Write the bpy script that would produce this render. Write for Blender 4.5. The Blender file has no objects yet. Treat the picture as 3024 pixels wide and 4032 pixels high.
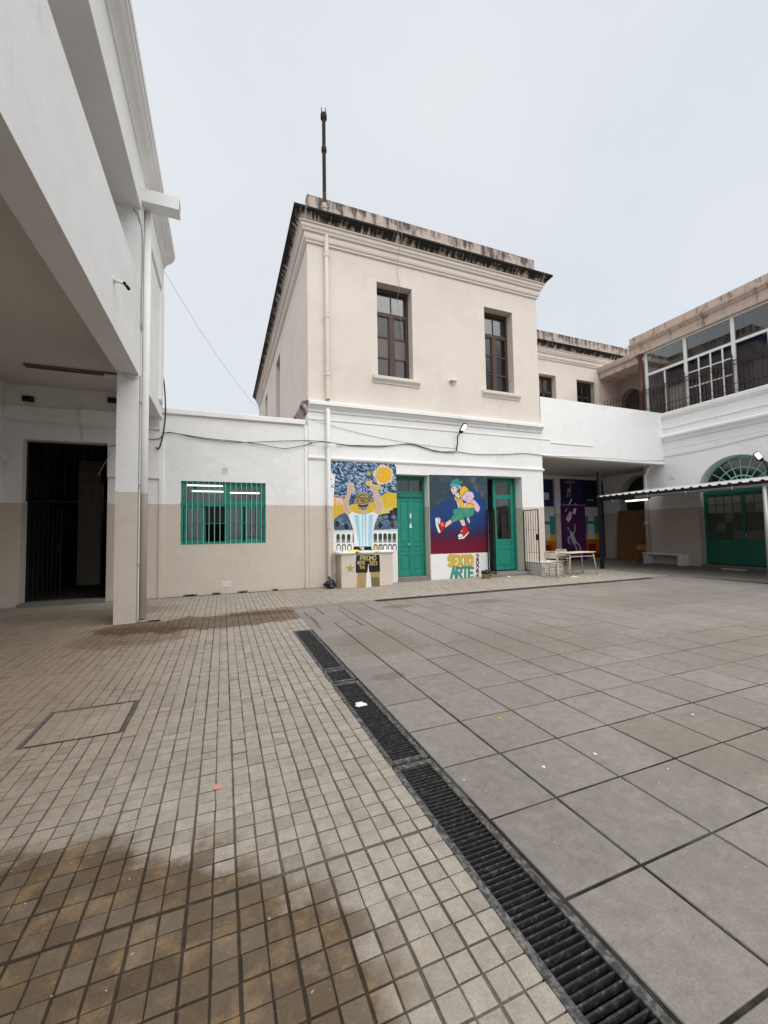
import bpy, math, random
from mathutils import Vector, Matrix
random.seed(7)
sc = bpy.context.scene
C = sc.collection

# ------------------------------------------------------------------ camera
F_PX, CAM_H = 1594.75, 1.5
yaw, pitch, roll = math.radians(21.675), math.radians(2.869), math.radians(-0.9394)
fw = Vector((math.sin(yaw)*math.cos(pitch), math.cos(yaw)*math.cos(pitch), math.sin(pitch)))
r0 = Vector((math.cos(yaw), -math.sin(yaw), 0)); u0 = r0.cross(fw)
RT = math.cos(roll)*r0 + math.sin(roll)*u0
UP = -math.sin(roll)*r0 + math.cos(roll)*u0
cam_d = bpy.data.cameras.new('camera'); cam = bpy.data.objects.new('camera', cam_d); C.objects.link(cam)
cam_d.sensor_fit = 'VERTICAL'; cam_d.sensor_height = 36.0; cam_d.sensor_width = 27.0
cam_d.lens = F_PX/4032*36.0; cam_d.clip_start = 0.05; cam_d.clip_end = 2000
m = Matrix((RT, UP, -fw)).transposed().to_4x4(); m.translation = (0, 0, CAM_H)
cam.matrix_world = m
sc.camera = cam
sc.render.resolution_x, sc.render.resolution_y = 768, 1024

# ------------------------------------------------------------------ overcast sky and soft sun
SUN_EL, SUN_AZ = math.radians(60), math.radians(174)     # azimuth clockwise from +Y: behind the camera
world = bpy.data.worlds.new('World'); sc.world = world; world.use_nodes = True
wn = world.node_tree; wn.nodes.clear()
def wnode(t, **k):
    n = wn.nodes.new(t)
    for a, b in k.items(): setattr(n, a, b)
    return n
sky = wnode('ShaderNodeTexSky', sky_type='NISHITA', sun_disc=False)
sky.sun_elevation = SUN_EL; sky.sun_rotation = SUN_AZ
sky.air_density = 1.0; sky.dust_density = 4.0; sky.ozone_density = 1.0
tc = wnode('ShaderNodeTexCoord')
nz = wnode('ShaderNodeTexNoise'); nz.inputs['Scale'].default_value = 2.2; nz.inputs['Detail'].default_value = 6
cr = wnode('ShaderNodeValToRGB')
cr.color_ramp.elements[0].position = 0.3; cr.color_ramp.elements[0].color = (3.16, 3.33, 3.53, 1)
cr.color_ramp.elements[1].position = 0.75; cr.color_ramp.elements[1].color = (3.54, 3.67, 3.80, 1)
mx = wnode('ShaderNodeMix', data_type='RGBA'); mx.inputs[0].default_value = 0.94
bg = wnode('ShaderNodeBackground'); bg.inputs['Strength'].default_value = 0.1
wo = wnode('ShaderNodeOutputWorld')
L = wn.links.new
L(tc.outputs['Generated'], nz.inputs['Vector']); L(nz.outputs['Fac'], cr.inputs['Fac'])
L(sky.outputs['Color'], mx.inputs[6]); L(cr.outputs['Color'], mx.inputs[7])
L(mx.outputs[2], bg.inputs['Color']); L(bg.outputs[0], wo.inputs[0])
sun_d = bpy.data.lights.new('sun', 'SUN'); sun_d.energy = 1.5; sun_d.angle = math.radians(85); sun_d.color = (1.0, 0.975, 0.94)
sun = bpy.data.objects.new('sun', sun_d); C.objects.link(sun)
sd = Vector((math.sin(SUN_AZ)*math.cos(SUN_EL), math.cos(SUN_AZ)*math.cos(SUN_EL), math.sin(SUN_EL)))
sun.rotation_euler = sd.to_track_quat('Z', 'Y').to_euler(); sun.location = (0, -5, 25)
vs = sc.view_settings
vs.view_transform = 'Standard'; vs.look = 'None'; vs.exposure = 1.23; vs.gamma = 1.0; vs.use_curve_mapping = False
sc.cycles.max_bounces = 6; sc.cycles.diffuse_bounces = 4; sc.cycles.transparent_max_bounces = 12
sc.cycles.caustics_reflective = False; sc.cycles.caustics_refractive = False
try: sc.cycles.use_denoising = True
except Exception: pass

# ------------------------------------------------------------------ tracing helpers: photograph pixel -> point on a real surface
def ray(x, y):
    return RT*((x-1512)/F_PX) - UP*((y-2016)/F_PX) + fw
def on_y(x, y, Y):
    d = ray(x, y); p = d*(Y/d.y); return (p.x, p.z+CAM_H)
def on_ground(x, y, z=0):
    d = ray(x, y); p = d*((z-CAM_H)/d.z); return (p.x, p.y)

# ------------------------------------------------------------------ materials
class NT:
    def __init__(s, name):
        s.m = bpy.data.materials.new(name); s.m.use_nodes = True
        s.t = s.m.node_tree; s.t.nodes.clear()
        s.out = s.t.nodes.new('ShaderNodeOutputMaterial')
        s.b = s.t.nodes.new('ShaderNodeBsdfPrincipled'); s.l(s.b.outputs[0], s.out.inputs[0])
        s._pos = None
    def l(s, a, b): s.t.links.new(a, b)
    def n(s, t, **k):
        n = s.t.nodes.new(t)
        for a, b in k.items(): setattr(n, a, b)
        return n
    def setin(s, inp, v):
        if hasattr(v, 'is_linked') or hasattr(v, 'links'): s.l(v, inp)
        else: inp.default_value = v
    @property
    def pos(s):
        if s._pos is None: s._pos = s.n('ShaderNodeNewGeometry').outputs['Position']
        return s._pos
    def scale(s, v, k):
        n = s.n('ShaderNodeVectorMath', operation='MULTIPLY'); s.l(v, n.inputs[0]); n.inputs[1].default_value = k; return n.outputs[0]
    def noise(s, sc_=5, det=4, rough=.55, k=None, out='Fac', dist=0):
        n = s.n('ShaderNodeTexNoise'); v = s.pos if k is None else s.scale(s.pos, k)
        s.l(v, n.inputs['Vector']); n.inputs['Scale'].default_value = sc_; n.inputs['Detail'].default_value = det
        n.inputs['Roughness'].default_value = rough; n.inputs['Distortion'].default_value = dist
        return n.outputs[out]
    def math(s, op, a, b=0.0, c=0.0, clamp=False):
        n = s.n('ShaderNodeMath', operation=op, use_clamp=clamp)
        s.setin(n.inputs[0], a); s.setin(n.inputs[1], b); s.setin(n.inputs[2], c); return n.outputs[0]
    def ss(s, v, a, b):
        n = s.n('ShaderNodeMapRange', interpolation_type='SMOOTHSTEP'); s.setin(n.inputs[0], v)
        n.inputs[1].default_value = a; n.inputs[2].default_value = b; return n.outputs[0]
    def mix(s, f, a, b, blend='MIX'):
        n = s.n('ShaderNodeMix', data_type='RGBA', blend_type=blend); s.setin(n.inputs[0], f)
        for i, v in ((6, a), (7, b)):
            if isinstance(v, (tuple, list)): n.inputs[i].default_value = tuple(v)+(1,) if len(v) == 3 else v
            else: s.l(v, n.inputs[i])
        return n.outputs[2]
    def mul(s, col, v):
        n = s.n('ShaderNodeVectorMath', operation='SCALE')
        if isinstance(col, (tuple, list)): n.inputs[0].default_value = col[:3]
        else: s.l(col, n.inputs[0])
        s.setin(n.inputs[3], v); return n.outputs[0]
    def xyz(s):
        n = s.n('ShaderNodeSeparateXYZ'); s.l(s.pos, n.inputs[0]); return n.outputs
    def bump(s, h, strength=.3, dist=.01):
        n = s.n('ShaderNodeBump'); n.inputs['Strength'].default_value = strength; n.inputs['Distance'].default_value = dist
        s.l(h, n.inputs['Height']); s.l(n.outputs[0], s.b.inputs['Normal'])
    def done(s, col, rough=.7, spec=.3, metal=0):
        i = s.b.inputs
        if isinstance(col, (tuple, list)): i['Base Color'].default_value = tuple(col)+(1,)
        else: s.l(col, i['Base Color'])
        s.setin(i['Roughness'], rough); i['Specular IOR Level'].default_value = spec; i['Metallic'].default_value = metal
        return s.m
MATS = {}
def simple(name, col, rough=.6, var=.15, nsc=8, spec=.3, metal=0, bump=0, k=None):
    if name in MATS: return MATS[name]
    t = NT(name); nv = t.noise(nsc, 5, .6, k)
    f = t.math('MULTIPLY_ADD', nv, 2*var, 1-var)
    if bump: t.bump(t.noise(nsc*6, 4, .6), bump, .006)
    rr = t.math('MULTIPLY_ADD', nv, .2, rough-.1)
    MATS[name] = t.done(t.mul(col, f), rr, spec, metal); return MATS[name]
def emit(name, col, strength):
    t = NT(name); t.b.inputs['Emission Color'].default_value = tuple(col)+(1,); t.b.inputs['Emission Strength'].default_value = strength
    return t.done((.8, .8, .8), .4)
def glass(name, tint=(.55, .6, .6), rough=.03, refl=1.0):
    t = NT(name); t.t.nodes.remove(t.b)
    gl = t.n('ShaderNodeBsdfGlossy'); gl.inputs['Roughness'].default_value = rough; gl.inputs['Color'].default_value = (refl, refl, refl, 1)
    tr = t.n('ShaderNodeBsdfTransparent'); tr.inputs['Color'].default_value = tuple(tint)+(1,)
    fr = t.n('ShaderNodeFresnel'); fr.inputs['IOR'].default_value = 1.5
    mxs = t.n('ShaderNodeMixShader'); f = t.math('MULTIPLY_ADD', fr.outputs[0], 1.0, .03, clamp=True)
    t.l(f, mxs.inputs[0]); t.l(tr.outputs[0], mxs.inputs[1]); t.l(gl.outputs[0], mxs.inputs[2]); t.l(mxs.outputs[0], t.out.inputs[0])
    return t.m

WHITE, BEIGE, CREAM = (.81, .81, .805), (.60, .532, .465), (.69, .622, .562)
def plaster(name, top, bottom=None, zl=2.28, rough_bump=.35, streak=0.0, tint=None):
    t = NT(name)
    big = t.noise(.9, 4, .6); fine = t.noise(45, 5, .65); mid = t.noise(6, 5, .6)
    col = top
    if bottom is not None:
        z = t.xyz()[2]
        zz = t.math('ADD', z, t.math('MULTIPLY', t.math('SUBTRACT', t.noise(5, 4, .6), .5), .034))
        col = t.mix(t.ss(zz, zl-.006, zl+.006), bottom, top)
    v = t.math('MULTIPLY_ADD', big, .14, .93)
    v = t.math('MULTIPLY', v, t.math('MULTIPLY_ADD', mid, .10, .95))
    col = t.mul(col, v)
    # faint grime: blotches and thin runs
    g = t.ss(t.noise(2.2, 6, .7), .60, .82)
    col = t.mix(t.math('MULTIPLY', g, .16), col, (.38, .33, .28))
    if streak:
        s = t.ss(t.noise(3.0, 6, .65, k=(3.2, 3.2, .28)), .54, .78)
        col = t.mix(t.math('MULTIPLY', s, streak), col, tint or (.20, .17, .14))
    pt_ = t.ss(t.noise(.55, 3, .5, k=(1, 1, 1.3)), .555, .575); col = t.mix(t.math('MULTIPLY', pt_, .35), col, t.mul(col, .90))
    if bottom is not None:
        zz2 = t.math('MULTIPLY_ADD', z, -2.2, t.noise(12, 5, .7)); ch_ = t.ss(zz2, .56, .60); col = t.mix(t.math('MULTIPLY', ch_, .65), col, (.62, .59, .54))
        sc_ = t.ss(t.math('MULTIPLY_ADD', z, -.12, t.noise(5, 6, .75, k=(1, 1, 1.8))), .56, .70); col = t.mix(t.math('MULTIPLY', sc_, .30), col, (.34, .29, .24))
    cr_ = t.n('ShaderNodeTexVoronoi', feature='DISTANCE_TO_EDGE'); t.l(t.mix(.12, t.pos, t.noise(3, 4, .6, out='Color')), cr_.inputs['Vector']); cr_.inputs['Scale'].default_value = .55
    ck = t.math('MULTIPLY', t.math('SUBTRACT', 1.0, t.ss(cr_.outputs['Distance'], .0, .0035)), t.ss(t.noise(.8, 3, .5), .50, .60)); col = t.mix(t.math('MULTIPLY', ck, .18), col, (.30, .27, .24))
    h = t.math('ADD', t.math('MULTIPLY', fine, .5), t.math('MULTIPLY', mid, 1.2))
    t.bump(h, rough_bump, .012)
    return t.done(col, .85, .2)
M_two = plaster('two tone painted plaster', WHITE, BEIGE)
M_white = plaster('white painted plaster', WHITE)
M_cream = plaster('cream painted render', CREAM, streak=.16, tint=(.36, .29, .22))
M_pink = plaster('faded pink render', (.66, .54, .47), streak=.45, tint=(.22, .13, .09))
M_ceiling = plaster('ceiling paint', (.66, .62, .575), rough_bump=.15)
def stained(name, base, dark, lo, hi, amt=1.0, kz=.35, kx=5.0, s2r=(.30, .55), z0=0.0, zg=0.0):
    t = NT(name)
    gn = t.n('ShaderNodeNewGeometry'); sn_ = t.n('ShaderNodeSeparateXYZ'); t.l(gn.outputs['True Normal'], sn_.inputs[0]); X_, Y_, Z_ = t.xyz()
    fr_n = t.math('GREATER_THAN', t.math('ABSOLUTE', sn_.outputs[1]), t.math('ABSOLUTE', sn_.outputs[0]))
    u_ = t.math('ADD', t.math('MULTIPLY', X_, fr_n), t.math('MULTIPLY', Y_, t.math('SUBTRACT', 1.0, fr_n)))
    cv = t.n('ShaderNodeCombineXYZ'); t.l(t.math('MULTIPLY', u_, kx), cv.inputs[0]); t.l(t.math('MULTIPLY', Z_, kz), cv.inputs[2])
    nn_ = t.n('ShaderNodeTexNoise'); t.l(cv.outputs[0], nn_.inputs['Vector']); nn_.inputs['Scale'].default_value = 2.2; nn_.inputs['Detail'].default_value = 7; nn_.inputs['Roughness'].default_value = .7
    s1 = t.ss(t.math('ADD', t.math('MULTIPLY_ADD', t.noise(2.6, 5, .6), .5, nn_.outputs['Fac']), t.math('MULTIPLY', t.math('SUBTRACT', Z_, z0), zg)), lo+.25, hi+.25)
    s2 = t.ss(t.noise(1.3, 4, .6), *s2r)
    s3 = t.noise(30, 5, .7)
    col = t.mul(base, t.math('MULTIPLY_ADD', s3, .5, .72))
    rust = t.ss(t.noise(3.1, 5, .6, k=(2.5, 2.5, .5)), .5, .75)
    col = t.mix(t.math('MULTIPLY', rust, .35), col, (.30, .15, .09))
    f = t.math('MULTIPLY', t.math('MULTIPLY', s1, s2), amt)
    col = t.mix(f, col, dark); t.bump(s3, .5, .015)
    return t.done(col, .9, .15)
M_cymadirt = stained('black streaked cornice', (.52, .42, .36), (.022, .020, .018), .30, .50, 1.0, .6, 4.2, s2r=(.10, .30), z0=10.46, zg=.9)
M_parapet = stained('streaked parapet render', (.50, .425, .375), (.06, .046, .040), .44, .66, .92, .30, 2.3, s2r=(.15, .40), z0=11.02, zg=.32)
M_pinkcorn = stained('weathered pink cornice', (.56, .455, .395), (.16, .10, .075), .52, .68, .8, .4, 3)
M_capdirt = stained('white moulding with peeling black', (.62, .52, .46), (.05, .035, .03), .45, .55, .9, .8, 2)

GREEN = (.012, .225, .165)
def paint(name, col, rough=.42, wear=(.45, .42, .36), amt=.25):
    t = NT(name); n1 = t.noise(14, 6, .65, k=(1, 1, .45)); c = t.mul(col, t.math('MULTIPLY_ADD', t.noise(5, 4, .6), .5, .75))
    w = t.ss(n1, .66, .74); c = t.mix(t.math('MULTIPLY', w, amt), c, wear); t.bump(n1, .15, .004)
    return t.done(c, rough, .4)
M_green = paint('green oil paint', GREEN)
M_greenl = paint('pale teal paint', (.24, .58, .51), .5)
M_greenframe = paint('dark green oil paint', (.010, .16, .115))
M_wood = paint('weathered brown wood', (.062, .037, .026), .6, (.20, .16, .12), .5)
M_iron = simple('black iron', (.012, .012, .013), .75, .3, 20, .2)
M_rust = simple('rusty iron pipe', (.030, .020, .017), .8, .6, 12, .2, bump=.4)
M_rustl = simple('orange rust', (.12, .055, .030), .9, .5, 14, .1, bump=.4)
M_rail = simple('brown railing paint', (.055, .035, .03), .6, .3, 12)
M_col = simple('brown iron column', (.085, .042, .032), .6, .3, 9)
M_glass = glass('window glass', (.82, .85, .85)); M_glassd = glass('dusty glass', (.60, .62, .61), .08)
M_glassdim = glass('grimy glass', (.50, .49, .47), .12, .5)
M_glassc = glass('gallery lower glass', (.94, .95, .95), .02, .45)
M_glassb = glass('balcony glass', (.93, .94, .94), .02)
M_wframe = simple('white aluminium frame', (.72, .75, .74), .4, .06)
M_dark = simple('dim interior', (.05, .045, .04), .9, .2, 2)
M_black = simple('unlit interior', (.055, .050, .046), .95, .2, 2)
M_navy = simple('navy curtain', (.035, .035, .080), .85, .45, 6, k=(8, 8, .5))
M_sheet = simple('pale cloth', (.78, .78, .70), .9, .1, 4)
M_conc = simple('grey concrete', (.30, .29, .27), .85, .25, 7, bump=.3)
M_stone = simple('step stone', (.20, .185, .17), .7, .35, 6, bump=.3)
M_pvcw = simple('white painted pipe', (.74, .745, .74), .5, .06)
M_cable = simple('black cable', (.02, .02, .022), .6, .1)
M_cableg = simple('grey cable', (.30, .30, .30), .6, .1)
M_tube = emit('fluorescent tube', (1, .98, .94), 1.6)
M_led = emit('led panel', (1, .90, .62), 1.1)
M_ledw = emit('white led panel', (1, .95, .82), 1.1)
M_plasw = simple('white plastic', (.74, .74, .72), .4, .05)
M_porc = simple('white porcelain', (.80, .80, .78), .18, .04, spec=.5)
M_chrome = simple('dull chrome', (.45, .45, .45), .3, .1, metal=1)

def floor_mat(name, pitch, off, base, var, stains_shade, rough=.8, odd=.28, mott=.22):
    t = NT(name); x, y, z = t.xyz()
    sn = t.n('ShaderNodeVectorMath', operation='SUBTRACT'); t.l(t.pos, sn.inputs[0]); sn.inputs[1].default_value = (off[0], off[1], -500)
    dv = t.n('ShaderNodeVectorMath', operation='DIVIDE'); t.l(sn.outputs[0], dv.inputs[0]); dv.inputs[1].default_value = (pitch, pitch, 1000)
    fl = t.n('ShaderNodeVectorMath', operation='FLOOR'); t.l(dv.outputs[0], fl.inputs[0])
    wh = t.n('ShaderNodeTexWhiteNoise'); wh.noise_dimensions = '3D'; t.l(fl.outputs[0], wh.inputs['Vector'])
    rv = wh.outputs['Value']
    fine = t.noise(95, 5, .75); mid = t.noise(13, 7, .7); big = t.noise(.7, 5, .6)
    v = t.math('MULTIPLY_ADD', rv, var, 1-var/2)
    v = t.math('MULTIPLY', v, t.math('MULTIPLY_ADD', mid, .9, .55))
    v = t.math('MULTIPLY', v, t.math('MULTIPLY_ADD', fine, 1.0, .5))
    v = t.math('MULTIPLY', v, t.math('MULTIPLY_ADD', big, .44, .78))
    v = t.math('MULTIPLY', v, t.math('MULTIPLY_ADD', t.ss(rv, .90, .97), -odd, 1.0))
    col = t.mul(base, v)
    col = t.mix(t.math('MULTIPLY', t.ss(t.noise(2.3, 5, .7), .52, .75), .4), col, tuple(b*w for b, w in zip(base, (.80, .72, .64))))
    col = t.mix(t.math('MULTIPLY', t.ss(t.noise(4.5, 6, .75, k=(1, 1.6, 1)), .50, .70), mott), col, tuple(min(1, b*1.45) for b in base))
    wx = t.math('MULTIPLY', t.math('SUBTRACT', t.noise(1.9, 6, .65), .5), 1.0)
    wy = t.math('MULTIPLY', t.math('SUBTRACT', t.noise(2.3, 6, .65, k=(1, 1.3, 1)), .5), 1.0)
    rg = rough
    for (cx, cy, rx, ry, warp, c, amt, soft) in stains_shade:
        dx = t.math('DIVIDE', t.math('SUBTRACT', t.math('MULTIPLY_ADD', wx, warp, x), cx), rx)
        dy = t.math('DIVIDE', t.math('SUBTRACT', t.math('MULTIPLY_ADD', wy, warp, y), cy), ry)
        d = t.math('POWER', t.math('ADD', t.math('POWER', t.math('ABSOLUTE', dx), 2.6), t.math('POWER', t.math('ABSOLUTE', dy), 2.6)), .385)
        d = t.math('MULTIPLY_ADD', rv, .09 if soft < .2 else 0.0, d)
        f = t.math('SUBTRACT', 1.0, t.ss(d, 1.08-soft, 1.08+soft))
        f = t.math('MULTIPLY', f, t.math('MULTIPLY_ADD', mid, .7*amt, .65*amt))
        f = t.math('MULTIPLY', f, t.math('MULTIPLY_ADD', rv, .4, .8), clamp=True)
        if c[0] < .40: c = t.mix(t.ss(t.noise(5.5, 6, .7), .47, .68), c, (.62, .47, .29))
        col = t.mix(f, col, c, 'MULTIPLY')
    dk = t.ss(t.noise(17, 4, .6), .66, .72); col = t.mix(t.math('MULTIPLY', dk, .30), col, (.07, .062, .052))
    scf = t.ss(t.noise(7, 7, .8, k=(1, 2.6, 1), dist=1.2), .60, .68); col = t.mix(t.math('MULTIPLY', scf, .16), col, (.50, .47, .43))
    sp = t.ss(t.noise(38, 2, .5), .735, .76)
    col = t.mix(t.math('MULTIPLY', sp, .55), col, (.62, .60, .56))
    t.bump(t.math('ADD', fine, t.math('MULTIPLY', mid, .6)), .4, .004)
    return t.done(col, t.math('MULTIPLY_ADD', mid, .25, rg-.12), .3)
PT, TX0, TY0 = .0955, .059, 1.904
STAINS_SHADE = [(-1.75, .85, 2.22, 1.62, .75, (.33, .26, .185), 1.0, .06), (-.1, 7.75, 1.75, .55, .9, (.45, .37, .29), 1.0, .08),
     (.95, 8.25, .9, .28, .6, (.62, .54, .46), .9, .12), (-3.0, 5.2, 2.0, 3.6, 1.4, (.78, .66, .55), .85, .5), (-1.2, 7.2, .7, .6, .7, (.60, .48, .38), .8, .3),
     (.4, 11.2, 2.4, .13, .28, (.55, .48, .40), .8, .3), (-2.4, 9.6, 1.6, .5, .9, (.72, .63, .54), .7, .3)]  # the long thin wall-foot entry paints grime and contact shadow along the annex
M_tile = floor_mat('small grey paver', PT, (TX0, TY0), (.325, .289, .247), .17, STAINS_SHADE, .72, .22)
M_grout = floor_mat('dirty paver joint', PT*7, (TX0, TY0), (.105, .092, .077), .5, STAINS_SHADE[:3], .95, 0, .5)
M_slab = floor_mat('grey cement slab', .5, (1.739, 1.838), (.212, .195, .173), .15,
    [(1.62, 3.98, .17, .10, .25, (.72, .70, .66), .9, .2), (3.3, 7.6, .3, .18, .3, (.7, .68, .64), .8, .3), (5.2, 7.3, .35, .2, .4, (.7, .66, .6), .8, .3), (12.2, 5.6, .9, .3, .4, (.75, .75, .75), .6, .4), (4.0, 4.4, 1.3, .7, 1.2, (.87, .855, .83), .9, .35), (6.5, 3.0, 1.5, .9, 1.4, (.87, .855, .83), .9, .35), (2.0, 5.3, .5, .6, .9, (.84, .82, .78), .9, .25), (9.0, 6.0, 2.0, .7, 1.4, (.87, .855, .83), .9, .35), (3.2, 1.9, .5, .4, .7, (.87, .84, .80), .9, .25)], .75, .05, .36)
gt_ = NT('slab joint'); M_sjoint = gt_.done(gt_.mix(gt_.ss(gt_.noise(2.1, 5, .7), .40, .66), (.022, .019, .016), (.075, .068, .058)), .95, .1)
gt_ = NT('dusty cast iron'); n_ = gt_.noise(26, 6, .75); gt_.bump(n_, .6, .006)
M_grate = gt_.done(gt_.mix(gt_.ss(n_, .42, .68), (.042, .042, .045), (.20, .19, .175)), .75, .3)
gt_ = NT('grate slat iron'); n_ = gt_.noise(40, 5, .7); M_slat = gt_.done(gt_.mix(gt_.ss(n_, .50, .72), (.020, .020, .022), (.11, .10, .092)), .7, .3)
M_gdark = simple('drain channel', (.012, .011, .010), .95, .3, 5, .05)
M_gravel = simple('dusty ground', (.24, .22, .20), .9, .3, 3)

# ------------------------------------------------------------------ mesh helpers
WL = {}
class MB:
    def __init__(s, T=None): s.v = []; s.f = []; s.T = T
    def pt(s, p):
        p = Vector(p)
        if s.T is not None: p = s.T @ p
        s.v.append(tuple(p)); return len(s.v)-1
    def face(s, pts): s.f.append(tuple(s.pt(p) for p in pts)); return s
    def box(s, x0, x1, y0, y1, z0, z1, skip=''):
        i = [s.pt(p) for p in ((x0,y0,z0),(x1,y0,z0),(x1,y1,z0),(x0,y1,z0),(x0,y0,z1),(x1,y0,z1),(x1,y1,z1),(x0,y1,z1))]
        for k, q in (('b',(0,3,2,1)),('t',(4,5,6,7)),('f',(0,1,5,4)),('r',(1,2,6,5)),('k',(2,3,7,6)),('l',(3,0,4,7))):
            if k not in skip: s.f.append(tuple(i[j] for j in q))
        return s
    def bbox(s, x0, x1, y0, y1, z0, z1, b=.004):
        # box with chamfered edges (24 + faces), for things seen from near
        xs, ys, zs = (x0, x1), (y0, y1), (z0, z1); V = {}
        for a in (0, 1):
            for c in (0, 1):
                for e in (0, 1):
                    sx, sy, sz = (1, -1)[a], (1, -1)[c], (1, -1)[e]; p = (xs[a], ys[c], zs[e])
                    V[a,c,e,0] = s.pt((p[0], p[1]+sy*b, p[2]+sz*b)); V[a,c,e,1] = s.pt((p[0]+sx*b, p[1], p[2]+sz*b)); V[a,c,e,2] = s.pt((p[0]+sx*b, p[1]+sy*b, p[2]))
        def q(l, flip): s.f.append(tuple(l[::-1] if flip else l))
        for a in (0, 1):
            q([V[a,0,0,0],V[a,1,0,0],V[a,1,1,0],V[a,0,1,0]], a == 0); q([V[0,a,0,1],V[1,a,0,1],V[1,a,1,1],V[0,a,1,1]], a == 1); q([V[0,0,a,2],V[1,0,a,2],V[1,1,a,2],V[0,1,a,2]], a == 0)
        for c in (0, 1):
            for e in (0, 1):
                q([V[0,c,e,1],V[1,c,e,1],V[1,c,e,2],V[0,c,e,2]], (c+e) % 2 == 1)
                q([V[c,0,e,0],V[c,1,e,0],V[c,1,e,2],V[c,0,e,2]], (c+e) % 2 == 0)
                q([V[c,e,0,0],V[c,e,1,0],V[c,e,1,1],V[c,e,0,1]], (c+e) % 2 == 1)
        for k in [(a,c,e) for a in (0,1) for c in (0,1) for e in (0,1)]:
            q([V[k+(0,)],V[k+(1,)],V[k+(2,)]], sum(k) % 2 == 1)
        return s
    def prism(s, poly, d0, d1, axis='y'):
        # poly in the plane across the axis: y -> (x,z), x -> (y,z), z -> (x,y)
        def P(a, b, d): return {'y': (a, d, b), 'x': (d, a, b), 'z': (a, b, d)}[axis]
        n = len(poly); A = [s.pt(P(a, b, d0)) for a, b in poly]; B = [s.pt(P(a, b, d1)) for a, b in poly]
        s.f.append(tuple(A)); s.f.append(tuple(B[::-1]))
        for i in range(n): s.f.append((A[i], B[i], B[(i+1) % n], A[(i+1) % n]))
        return s
    def tube(s, pts, r, n=8, cap=True):
        pts = [Vector(p) for p in pts]; rings = []; rr = r if isinstance(r, (list, tuple)) else [r]*len(pts)
        prev = None
        for i, p in enumerate(pts):
            d = (pts[min(i+1, len(pts)-1)]-pts[max(i-1, 0)])
            d = d.normalized() if d.length > 1e-9 else Vector((0, 0, 1))
            ref = prev if prev is not None else (Vector((1, 0, 0)) if abs(d.z) > .9 else Vector((0, 0, 1)))
            a = (ref - d*ref.dot(d)).normalized(); b = d.cross(a); prev = a
            rings.append([s.pt(p + rr[i]*(math.cos(2*math.pi*k/n)*a + math.sin(2*math.pi*k/n)*b)) for k in range(n)])
        for i in range(len(rings)-1):
            for k in range(n): s.f.append((rings[i][k], rings[i][(k+1) % n], rings[i+1][(k+1) % n], rings[i+1][k]))
        if cap: s.f.append(tuple(rings[0][::-1])); s.f.append(tuple(rings[-1]))
        return s
    def sweep(s, prof, path, closed_ends=True):
        # prof: (out, z) list; path: XY points, outward side on the right-hand side of travel
        P = [Vector((a, b)) for a, b in path]; rings = []
        for i, p in enumerate(P):
            def nrm(a, b): d = (b-a).normalized(); return Vector((d.y, -d.x))
            if i == 0: o = nrm(P[0], P[1])
            elif i == len(P)-1: o = nrm(P[-2], P[-1])
            else:
                n1, n2 = nrm(P[i-1], p), nrm(p, P[i+1]); o = (n1+n2); o = o/max(.05, o.dot(n1))
            rings.append([s.pt((p.x+o.x*q[0], p.y+o.y*q[0], q[1])) for q in prof])
        for i in range(len(rings)-1):
            for k in range(len(prof)-1): s.f.append((rings[i][k], rings[i+1][k], rings[i+1][k+1], rings[i][k+1]))
        if closed_ends: s.f.append(tuple(rings[0])); s.f.append(tuple(rings[-1][::-1]))
        return s
    def wall(s, u0, u1, v0, v1, d0, d1, holes=(), axis='y', arch=None):
        # wall slab with rectangular holes; axis y: u=x, depth=y; axis x: u=y, depth=x
        def P(u, v, d): return (u, d, v) if axis == 'y' else (d, u, v)
        us = sorted({u0, u1, *[h[0] for h in holes], *[h[1] for h in holes]}); vv = sorted({v0, v1, *[h[2] for h in holes], *[h[3] for h in holes]})
        us = [u for u in us if u0 <= u <= u1]; vv = [v for v in vv if v0 <= v <= v1]
        def solid(i, j):
            if not (0 <= i < len(us)-1 and 0 <= j < len(vv)-1): return False
            a, b = (us[i]+us[i+1])/2, (vv[j]+vv[j+1])/2
            return not any(h[0] < a < h[1] and h[2] < b < h[3] for h in holes)
        for i in range(len(us)-1):
            for j in range(len(vv)-1):
                if not solid(i, j): continue
                a, b, c, d = us[i], us[i+1], vv[j], vv[j+1]
                s.face([P(a,c,d0),P(b,c,d0),P(b,d,d0),P(a,d,d0)]); s.face([P(b,c,d1),P(a,c,d1),P(a,d,d1),P(b,d,d1)])
                if not solid(i-1, j): s.face([P(a,c,d1),P(a,c,d0),P(a,d,d0),P(a,d,d1)])
                if not solid(i+1, j): s.face([P(b,c,d0),P(b,c,d1),P(b,d,d1),P(b,d,d0)])
                if not solid(i, j-1): s.face([P(a,c,d1),P(b,c,d1),P(b,c,d0),P(a,c,d0)])
                if not solid(i, j+1): s.face([P(a,d,d0),P(b,d,d0),P(b,d,d1),P(a,d,d1)])
        return s
    def archfill(s, uc, r, vs, vt, d0, d1, axis='y', n=28):
        # the wall between a half-round arch (centre uc, spring vs) and a flat line vt above it
        def P(u, v, d): return (u, d, v) if axis == 'y' else (d, u, v)
        A = [(uc-r*math.cos(math.pi*k/n), vs+r*math.sin(math.pi*k/n)) for k in range(n+1)]
        for k in range(n):
            (a, c), (b, d) = A[k], A[k+1]
            s.face([P(a,c,d0),P(b,d,d0),P(b,vt,d0),P(a,vt,d0)]); s.face([P(b,d,d1),P(a,c,d1),P(a,vt,d1),P(b,vt,d1)])
            s.face([P(a,c,d1),P(b,d,d1),P(b,d,d0),P(a,c,d0)])
        return s
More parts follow.
